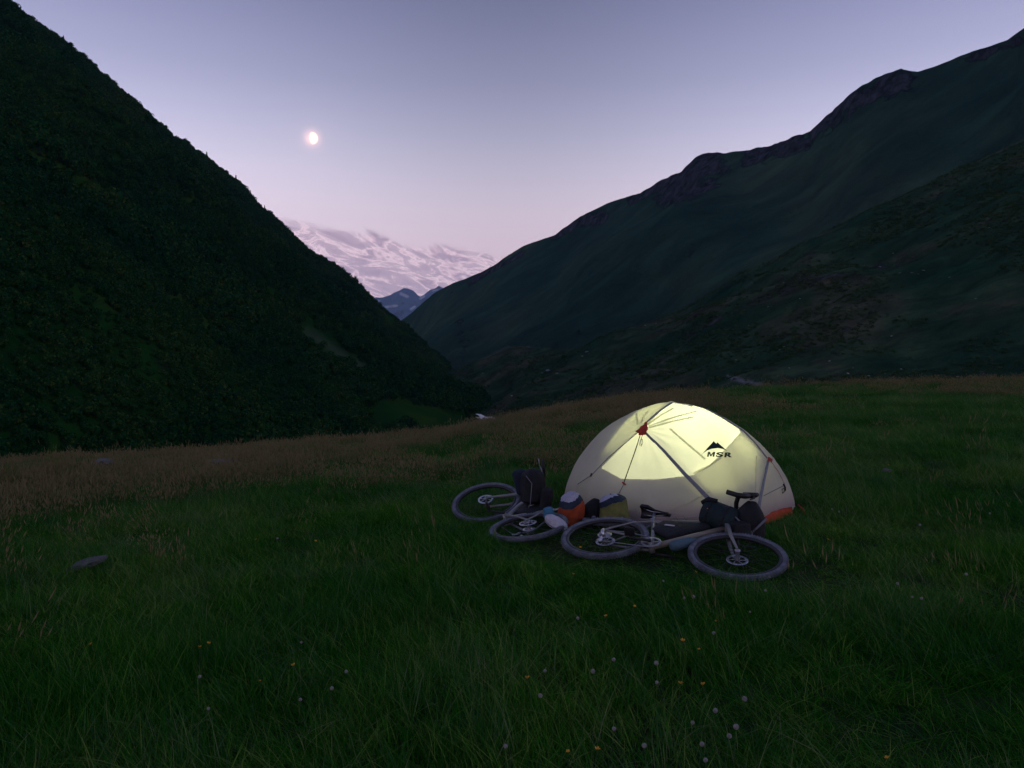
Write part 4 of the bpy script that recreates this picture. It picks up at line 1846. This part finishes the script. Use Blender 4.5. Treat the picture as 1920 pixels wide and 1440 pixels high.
def scatter(name, pts, rots, scls, idxs, sources):
    coll = bpy.data.collections.new(name + '_source')
    for k, me in enumerate(sources):
        so = bpy.data.objects.new('%s_source_%02d' % (name, k), me)
        coll.objects.link(so)
    me = bpy.data.meshes.new(name)
    me.vertices.add(len(pts))
    me.vertices.foreach_set('co', np.asarray(pts, dtype=np.float32).ravel())
    for nm, ty, dat, key in (('rot', 'FLOAT_VECTOR', rots, 'vector'), ('scl', 'FLOAT_VECTOR', scls, 'vector'), ('idx', 'INT', idxs, 'value')):
        a = me.attributes.new(nm, ty, 'POINT')
        arr = np.asarray(dat, dtype=np.int32 if ty == 'INT' else np.float32).ravel()
        a.data.foreach_set(key, arr)
    me.update()
    o = link(name, me)
    md_ = o.modifiers.new('scatter', 'NODES')
    md_.node_group = scatter_group(name + '_scatter', coll)
    return o


def leaf_mat(name, c1, c2, c3, trans=.35, rough=.6, spec=.2):
    m = bpy.data.materials.new(name)
    m.use_nodes = True
    t = NT(m.node_tree)
    o = t.n('ShaderNodeOutputMaterial')
    oi = t.n('ShaderNodeObjectInfo').outputs['Random']
    at_ = t.n('ShaderNodeAttribute', attribute_name='tone').outputs['Fac']
    pos = t.n('ShaderNodeNewGeometry').outputs['Position']
    n = t.n('ShaderNodeTexNoise', i_Scale=.45, i_Detail=3.0)
    t.l(pos, n.inputs['Vector'])
    f = t.math('ADD', t.math('MULTIPLY', oi, .22), t.math('ADD', t.math('MULTIPLY', t.math('POWER', at_, 2.2), .75), t.math('MULTIPLY', t.math('SUBTRACT', n.outputs[0], .5), 1.3)))
    f = t.math('ADD', f, .05, clamp=True)
    col = t.ramp(f, [(.1, tuple(c1) + (1,)), (.5, tuple(c2) + (1,)), (.95, tuple(c3) + (1,))])
    p = t.n('ShaderNodeBsdfPrincipled', i_Roughness=rough)
    p.inputs['Specular IOR Level'].default_value = spec
    t.l(col, p.inputs['Base Color'])
    tr = t.n('ShaderNodeBsdfTranslucent')
    t.l(col, tr.inputs[0])
    mx = t.n('ShaderNodeMixShader', i0=trans)
    t.l(p.outputs[0], mx.inputs[1])
    t.l(tr.outputs[0], mx.inputs[2])
    t.l(mx.outputs[0], o.inputs[0])
    return m


def tuft(name, n_, hmin, hmax, rad, wd, m, seed, lean=.35, curl=.5, seeds=False, bias=(-.25, .1)):
    rg = random.Random(seed)
    vs, fs, tone = [], [], []
    for _ in range(n_):
        a = rg.uniform(0, 2 * math.pi)
        r = rad * math.sqrt(rg.random())
        x0, y0 = r * math.cos(a), r * math.sin(a)
        h = rg.uniform(hmin, hmax) * (1 if rg.random() < .85 else 1.25)
        da = rg.uniform(0, 2 * math.pi)
        ln = rg.uniform(.1, lean)
        dx, dy = math.cos(da) * ln + bias[0], math.sin(da) * ln + bias[1]
        w_ = wd * rg.uniform(.6, 1.2)
        sx, sy = math.cos(da + 1.57) * w_ / 2, math.sin(da + 1.57) * w_ / 2
        b = len(vs)
        tn = rg.random()
        K = 3
        for k in range(K + 1):
            u = k / K
            cx = x0 + dx * h * (u + curl * u * u)
            cy_ = y0 + dy * h * (u + curl * u * u)
            cz = h * (u - .22 * u * u * (abs(dx) + abs(dy)))
            ww = (1 - u ** 1.6) if k < K else 0
            if k < K:
                vs += [(cx - sx * ww, cy_ - sy * ww, cz), (cx + sx * ww, cy_ + sy * ww, cz)]
                tone += [tn, tn]
            else:
                vs.append((cx, cy_, cz))
                tone.append(tn)
        for k in range(K - 1):
            fs.append((b + 2 * k, b + 2 * k + 1, b + 2 * k + 3, b + 2 * k + 2))
        fs.append((b + 2 * K - 2, b + 2 * K - 1, b + 2 * K))
        if seeds:
            # a seed head at the tip
            tx, ty, tz = vs[b + 2 * K]
            b2 = len(vs)
            hh, rr = h * .18, wd * 1.5
            for q in range(3):
                aq = q * 2.1
                vs.append((tx + rr * math.cos(aq), ty + rr * math.sin(aq), tz - hh * .5))
            vs += [(tx + dx * hh, ty + dy * hh, tz + hh * .3), (tx - dx * hh, ty - dy * hh, tz - hh)]
            tone += [1.0] * 5
            for q in range(3):
                fs += [(b2 + q, b2 + (q + 1) % 3, b2 + 3), (b2 + (q + 1) % 3, b2 + q, b2 + 4)]
    me = bpy.data.meshes.new(name)
    me.from_pydata(vs, [], fs)
    a = me.attributes.new('tone', 'FLOAT', 'POINT')
    a.data.foreach_set('value', tone)
    me.materials.append(m)
    return me


g_green = leaf_mat('green_grass_blades', (.007, .095, .005), (.042, .200, .014), (.220, .310, .070), spec=.0)
g_grey = leaf_mat('grey_green_grass_blades', (.022, .110, .026), (.070, .180, .050), (.24, .260, .120), spec=.0)
g_brown = leaf_mat('reddish_seeding_grass', (.045, .080, .018), (.105, .120, .040), (.24, .195, .100), trans=.25, spec=.0)

src = []
for k in range(3):
    src.append(tuft('t', 84, .04, .11, .16, .0046, g_green, k, lean=.8, curl=.8))                       # 0-2 short green
for k in range(3):
    src.append(tuft('t', 60, .07, .17, .15, .0042, g_green, 10 + k, lean=.8, curl=1.1))    # 3-5 long green
for k in range(2):
    src.append(tuft('t', 44, .09, .20, .15, .0036, g_grey, 20 + k, lean=.7, curl=1.0))    # 6-7 grey green
for k in range(3):
    src.append(tuft('t', 34, .14, .30, .17, .0036, g_brown, 30 + k, lean=.22, curl=.3, seeds=True, bias=(-.08, .04)))   # 8-10 seeding
for k in range(2):
    src.append(tuft('t', 9, .26, .42, .16, .0030, g_brown, 40 + k, lean=.22, curl=.35, seeds=True, bias=(-.10, .04)))   # 11-12 sparse stalks
for k in range(2):
    src.append(tuft('t', 40, .03, .08, .14, .008, g_green, 50 + k, lean=.7, curl=.2))       # 13-14 ground leaves

bikes_seg = [((.6, 6.25), (1.9, 5.45), .80, .15), ((1.0, 6.75), (1.95, 6.3), .40, .30), ((.2, 6.7), (-.3, 7.9), .50, .42), ((.3, 6.9), (1.2, 7.0), .42, .25)]


def trim(x, y):
    k = 1.0
    for (x0, y0), (x1, y1), wd, lo in bikes_seg:
        dx, dy = x1 - x0, y1 - y0
        t_ = max(0, min(1, ((x - x0) * dx + (y - y0) * dy) / (dx * dx + dy * dy)))
        d = math.hypot(x - x0 - t_ * dx, y - y0 - t_ * dy)
        if d < wd:
            q = max(0, (d - wd * .62) / (wd * .38))
            k = min(k, lo + (1 - lo) * q)
    dx, dy = x - TC.x, y - TC.y
    r = math.hypot(dx, dy)
    if r < 1.9:
        f = _fs[int((math.atan2(dy, dx) % (2 * math.pi)) / (2 * math.pi) * NTH) % NTH]
        if r < f * .97:
            return 0
        if r < f + .22:
            k = min(k, .36)
    return k


pts, rots, scls, idxs = [], [], [], []


def put(x, y, idx, s, sz=None):
    k = trim(x, y)
    if k <= 0 or (k < .8 and idx >= 8 and idx <= 12):
        return
    pts.append((x, y, ground(x, y) - .012))
    rots.append((random.gauss(0, .13), random.gauss(0, .13), random.uniform(-.9, .9) if random.random() < .55 else random.uniform(0, 6.28)))
    h = (sz or 1) * k
    scls.append((s, s, s * h))
    idxs.append(idx)


def brownness(x, y, r):
    a = math.atan2(x, y)
    D, _ = edge_fast(a)
    b = (r / D - .30) * .85 + .75 * noise.noise(Vector((x * .10, y * .10, 5))) + .25 * noise.noise(Vector((x * .5, y * .5, 9)))
    if a > R(14):
        b -= .18
    if a < R(-4):
        b += .30 * min(1, (-a - R(4)) / R(18)) * min(1, r / 9)
    b += .35 * noise.noise(Vector((x * .28, y * .28, 33)))
    return b


bands_ = [(1.3, 4.5, 150, 1.0), (4.5, 8.5, 120, 1.0), (8.5, 14, 75, 1.15), (14, 24, 42, 1.4), (24, 40, 22, 1.9), (40, 74, 10, 2.6)]
for r0, r1, dn, sc_ in bands_:
    am = R(44) if r0 > 3 else R(52)
    area = am * (r1 * r1 - r0 * r0)
    for _ in range(int(area * dn)):
        r = math.sqrt(random.uniform(r0 * r0, r1 * r1))
        a = random.uniform(-am, am)
        D, _z = edge_fast(a)
        if r > D + 4:
            continue
        x, y = r * math.sin(a), r * math.cos(a)
        b = brownness(x, y, r)
        hn = .95 + .75 * noise.noise(Vector((x * .8, y * .8, 1))) + .35 * noise.noise(Vector((x * 2.3, y * 2.3, 4)))
        hn = max(.35, hn)
        q = random.random()
        if r > 6.2 and q < max(0, min(.55, b * .62)) * min(1, (r - 6.2) / 5):
            idx = random.choice((8, 9, 10)) if random.random() < .75 else random.choice((6, 7))
            hn *= .85
        else:
            g_ = noise.noise(Vector((x * .45, y * .45, 12)))
            q2 = random.random()
            if q2 < .40 - g_ * .6:
                idx = random.choice((0, 1, 2))
            elif q2 < .72 - .22 * min(1, max(0, r - 6) / 6):
                idx = random.choice((3, 4, 5))
            elif q2 < .915:
                idx = random.choice((6, 7))
            elif q2 < .920 and r > 4:
                idx = random.choice((11, 12))
            else:
                idx = random.choice((13, 14))
        put(x, y, idx, sc_ * random.uniform(.8, 1.2), hn / (sc_ ** .45))
grass = scatter('grass', pts, rots, scls, idxs, src)
tag(grass, 'long wind-laid meadow grass, green near by and reddish with seed heads farther off', 'grass', kind='stuff')
print('GRASS', len(pts))

# ------------------------------------------------------------------ woodland on the left slope
def crown(name, seed, m, n_=300, conif=False):
    rg = random.Random(seed)
    vs, fs, tone = [], [], []
    lumps = [(Vector((rg.uniform(-.5, .5), rg.uniform(-.5, .5), rg.uniform(.25, 1.1))), rg.uniform(.35, .6)) for _ in range(6)]
    for _ in range(n_):
        if conif:
            u = rg.random() ** 1.4
            a = rg.uniform(0, 6.28)
            rr = (1 - u) * .55 * rg.uniform(.6, 1.05)
            p = Vector((rr * math.cos(a), rr * math.sin(a), .1 + 2.0 * u))
            n = Vector((math.cos(a), math.sin(a), .5))
        else:
            c, rad = rg.choice(lumps)
            n = Vector((rg.gauss(0, 1), rg.gauss(0, 1), rg.gauss(.3, 1))).normalized()
            p = c + n * rad * rg.uniform(.8, 1.08)
            if p.z < -.1:
                p.z = .0
        s = rg.uniform(.07, .17)
        t1 = n.cross(Vector((rg.gauss(0, 1), rg.gauss(0, 1), rg.gauss(0, 1)))).normalized()
        t2 = n.cross(t1).normalized()
        b = len(vs)
        vs += [tuple(p + t1 * s), tuple(p + t2 * s * .8), tuple(p - t1 * s * .8), tuple(p - t2 * s)]
        tone += [rg.random()] * 4
        fs += [(b, b + 1, b + 2), (b, b + 2, b + 3)]
    b = len(vs)
    for z, rr in ((-.8, .08), (1.0, .03)):
        for q in range(4):
            vs.append((rr * math.cos(q * 1.57), rr * math.sin(q * 1.57), z))
            tone.append(0)
    for q in range(4):
        fs.append((b + q, b + (q + 1) % 4, b + 4 + (q + 1) % 4, b + 4 + q))
    me = bpy.data.meshes.new(name)
    me.from_pydata(vs, [], fs)
    a = me.attributes.new('tone', 'FLOAT', 'POINT')
    a.data.foreach_set('value', tone)
    me.materials.append(m)
    return me


f_green = leaf_mat('shrub_foliage', (.003, .042, .016), (.010, .078, .020), (.075, .115, .022), trans=.2, rough=.9, spec=.0)
for nd in f_green.node_tree.nodes:
    if nd.type == 'TEX_NOISE':
        nd.inputs['Scale'].default_value = .02
csrc = [crown('c', k, f_green) for k in range(5)] + [crown('c', 20 + k, f_green, conif=True) for k in range(2)]
pts, rots, scls, idxs = [], [], [], []
lm = left.data
nc_, nr_ = 300, 130
vsL = [v.co for v in lm.vertices]
tries = 0
while len(pts) < 50000 and tries < 130000:
    tries += 1
    i = random.uniform(0, 1) ** .9 * (nr_ + 1)
    j = random.uniform(0, nc_ - 2)
    i0, j0 = int(i), int(j)
    u, v = i - i0, j - j0
    a = vsL[i0 * nc_ + j0].lerp(vsL[i0 * nc_ + j0 + 1], v)
    b = vsL[(i0 + 1) * nc_ + j0].lerp(vsL[(i0 + 1) * nc_ + j0 + 1], v)
    p = a.lerp(b, u)
    if p.y < 60:
        continue
    pp = to_px(p)
    if pp[0] < -500:
        continue
    c = clearing(pp)
    dn = noise.noise(p * .012) + .5 * noise.noise(p * .035)
    if c > random.random() * .5 or dn < -.50 + random.random() * .35 - (.3 if p.z > 250 else .15):
        continue
    s = random.uniform(.8, 3.1) * (1 + .6 * dn) * min(1.25, .35 + p.y / 420)
    pts.append(tuple(p - Vector((0, 0, s * .25))))
    rots.append((0, 0, random.uniform(0, 6.28)))
    scls.append((s, s, s * random.uniform(.8, 1.25)))
    idxs.append(random.randrange(5) if random.random() < .985 else random.choice((5, 6)))
wood = scatter('woodland', pts, rots, scls, idxs, csrc)
tag(wood, 'dark mass of low trees and scrub covering the left mountainside', 'woodland', kind='stuff')
print('WOOD', len(pts))

# low scrub on the right hillside
s_green = leaf_mat('hillside_scrub_leaves', (.020, .075, .022), (.055, .105, .035), (.13, .135, .075), trans=.3, rough=.9, spec=.0)
ssrc = [crown('s', 60 + k, s_green, n_=90) for k in range(4)]
pts, rots, scls, idxs = [], [], [], []
vsN = [v.co for v in near.data.vertices]
tries = 0
while len(pts) < 26000 and tries < 90000:
    tries += 1
    i = random.uniform(0, 1) * 168
    j = random.uniform(0, 418)
    i0, j0 = int(i), int(j)
    a, b = vsN[i0 * 420 + j0], vsN[(i0 + 1) * 420 + j0 + 1]
    p = a.lerp(b, random.random())
    if noise.noise(p * .03) + .6 * noise.noise(p * .09) < random.uniform(-.25, .35):
        continue
    s = random.uniform(.35, 1.1) * min(1.2, .4 + p.y / 400)
    pts.append(tuple(p - Vector((0, 0, s * .2))))
    rots.append((random.gauss(0, .3), random.gauss(0, .3), random.uniform(0, 6.28)))
    scls.append((s * 1.5, s * 1.5, s * .55))
    idxs.append(random.randrange(4))
scrub = scatter('scrub', pts, rots, scls, idxs, ssrc)
tag(scrub, 'low tussocks and scrub dotted over the right hillside', 'scrub', kind='stuff')

# ------------------------------------------------------------------ small flowers
m_petal = mat('white_clover_petals', (.20, .20, .18), (.34, .33, .30), scale=60, rough=.8)
m_yel = mat('yellow_petals', (.50, .24, .02), (.6, .34, .03), scale=60, rough=.6)
m_stem = mat('flower_stem', (.03, .08, .025), rough=.7)


def clover():
    mb = MB()
    mb.tube([(0, 0, -.16), (.004, 0, -.08), (0, 0, 0)], .0014, 5)
    rg = random.Random(4)
    for k in range(34):
        a = k * 2.399
        z = -1 + 2 * (k + .5) / 34
        r = math.sqrt(1 - z * z)
        d = Vector((r * math.cos(a), r * math.sin(a), z))
        e = Vector((0, 0, .004)) + d * .0105
        tip = Vector((0, 0, .006)) + (d + Vector((0, 0, .45))).normalized() * .0135
        mb.tube([Vector((0, 0, .004)) + d * .004, e, tip], [.002, .0032, .0006], 5, mi=1)
    o = mb.build('clover', [m_stem, m_petal])
    me = o.data
    bpy.data.objects.remove(o)
    return me


def buttercup():
    mb = MB()
    mb.tube([(0, 0, -.18), (.006, 0, -.08), (0, 0, 0)], .0013, 5)
    for k in range(5):
        a = k * 2 * math.pi / 5
        c, s = math.cos(a), math.sin(a)
        vs = [Vector((.001 * c, .001 * s, 0)), Vector((.007 * c - .006 * s, .007 * s + .006 * c, .005)), Vector((.0135 * c - .004 * s, .0135 * s + .004 * c, .011)),
              Vector((.0135 * c + .004 * s, .0135 * s - .004 * c, .011)), Vector((.007 * c + .006 * s, .007 * s - .006 * c, .005))]
        low = [v - Vector((0, 0, .001)) for v in vs]
        mb.add(vs + low, [(0, 1, 2, 3, 4), (9, 8, 7, 6, 5)], 1)
    mb.tube([(0, 0, 0), (0, 0, .006)], [.003, .002], 6, mi=1)
    o = mb.build('buttercup', [m_stem, m_yel], smooth=False)
    me = o.data
    bpy.data.objects.remove(o)
    return me


me_c, me_b = clover(), buttercup()
WH = [(1022, 1259), (1112, 1260), (1013, 1306), (1152, 1368), (1208, 1400), (1299, 1356), (1342, 1334), (1380, 1365), (1367, 1382), (1316, 1397), (1323, 1427), (1232, 1281), (1231, 1245), (1151, 1238),
      (1406, 1148), (1338, 1188), (1283, 1122), (1396, 1312), (1083, 1160), (948, 1401), (565, 1205), (622, 1292), (650, 1260), (391, 1330), (374, 1270), (563, 1313), (1683, 1095), (1812, 1078), (1435, 1108), (1443, 1083),
      (1244, 1090), (520, 1010), (1300, 1120), (1725, 985), (1856, 963), (1560, 955), (1573, 960), (1710, 1120), (1728, 1123)]
YE = [(1136, 1156), (1342, 1165), (1311, 1218), (1280, 1202), (1318, 1284), (1276, 1282), (1190, 1137), (989, 1272), (1088, 1027), (1075, 1077), (1305, 1073), (375, 1213), (391, 1207), (550, 1248), (488, 1277), (170, 1208), (480, 1012),
      (592, 1015), (1663, 1422), (1553, 1012), (1666, 872), (1120, 1406), (1065, 1410)]
for lst, me, nm, lb, gp, hh in ((WH, me_c, 'clover_flower', 'white clover head', 'white clover flowers in the meadow', .15), (YE, me_b, 'buttercup', 'small yellow flower', 'yellow flowers in the meadow', .18)):
    FL = place_labels(lst, [(0, 1100, 'around the tent and bicycles'), (1100, 1200, 'just in front of the bicycles'), (1200, 1300, 'in the middle foreground'), (1300, 1500, 'by the bottom edge')], lb)
    for (px, py) in lst:
        p = px_ground(px, py, hh + .03)
        o = link(nm, me)
        o.location = p
        k = random.uniform(.45, .8) * max(1.0, .7 + p.y * .055)
        o.scale = (k, k, k)
        o.rotation_euler = (random.uniform(-.3, .5), random.uniform(-.4, .4), random.uniform(0, 6.28))
        tag(o, FL[(px, py)], 'flower', gp)

# ------------------------------------------------------------------ evening haze
mh = bpy.data.materials.new('evening_air')
mh.use_nodes = True
t = NT(mh.node_tree)
o_ = t.n('ShaderNodeOutputMaterial')
pv = t.n('ShaderNodeVolumePrincipled')
pv.inputs['Color'].default_value = (.48, .70, 1.0, 1)
pv.inputs['Density'].default_value = 4.6e-5
pv.inputs['Anisotropy'].default_value = 0.0
t.l(pv.outputs[0], o_.inputs['Volume'])
zs = [v.co.z for ob in (left, right, near, peak) for v in ob.data.vertices]
ztop = max(zs) + 5
mb = MB()
mb.box((0, 2500, (ztop - 2600) / 2), (22000, 21000, ztop + 2600))
hz = mb.build('haze', mh, smooth=False)
tag(hz, 'thin blue evening haze filling the valley', 'haze', kind='stuff')
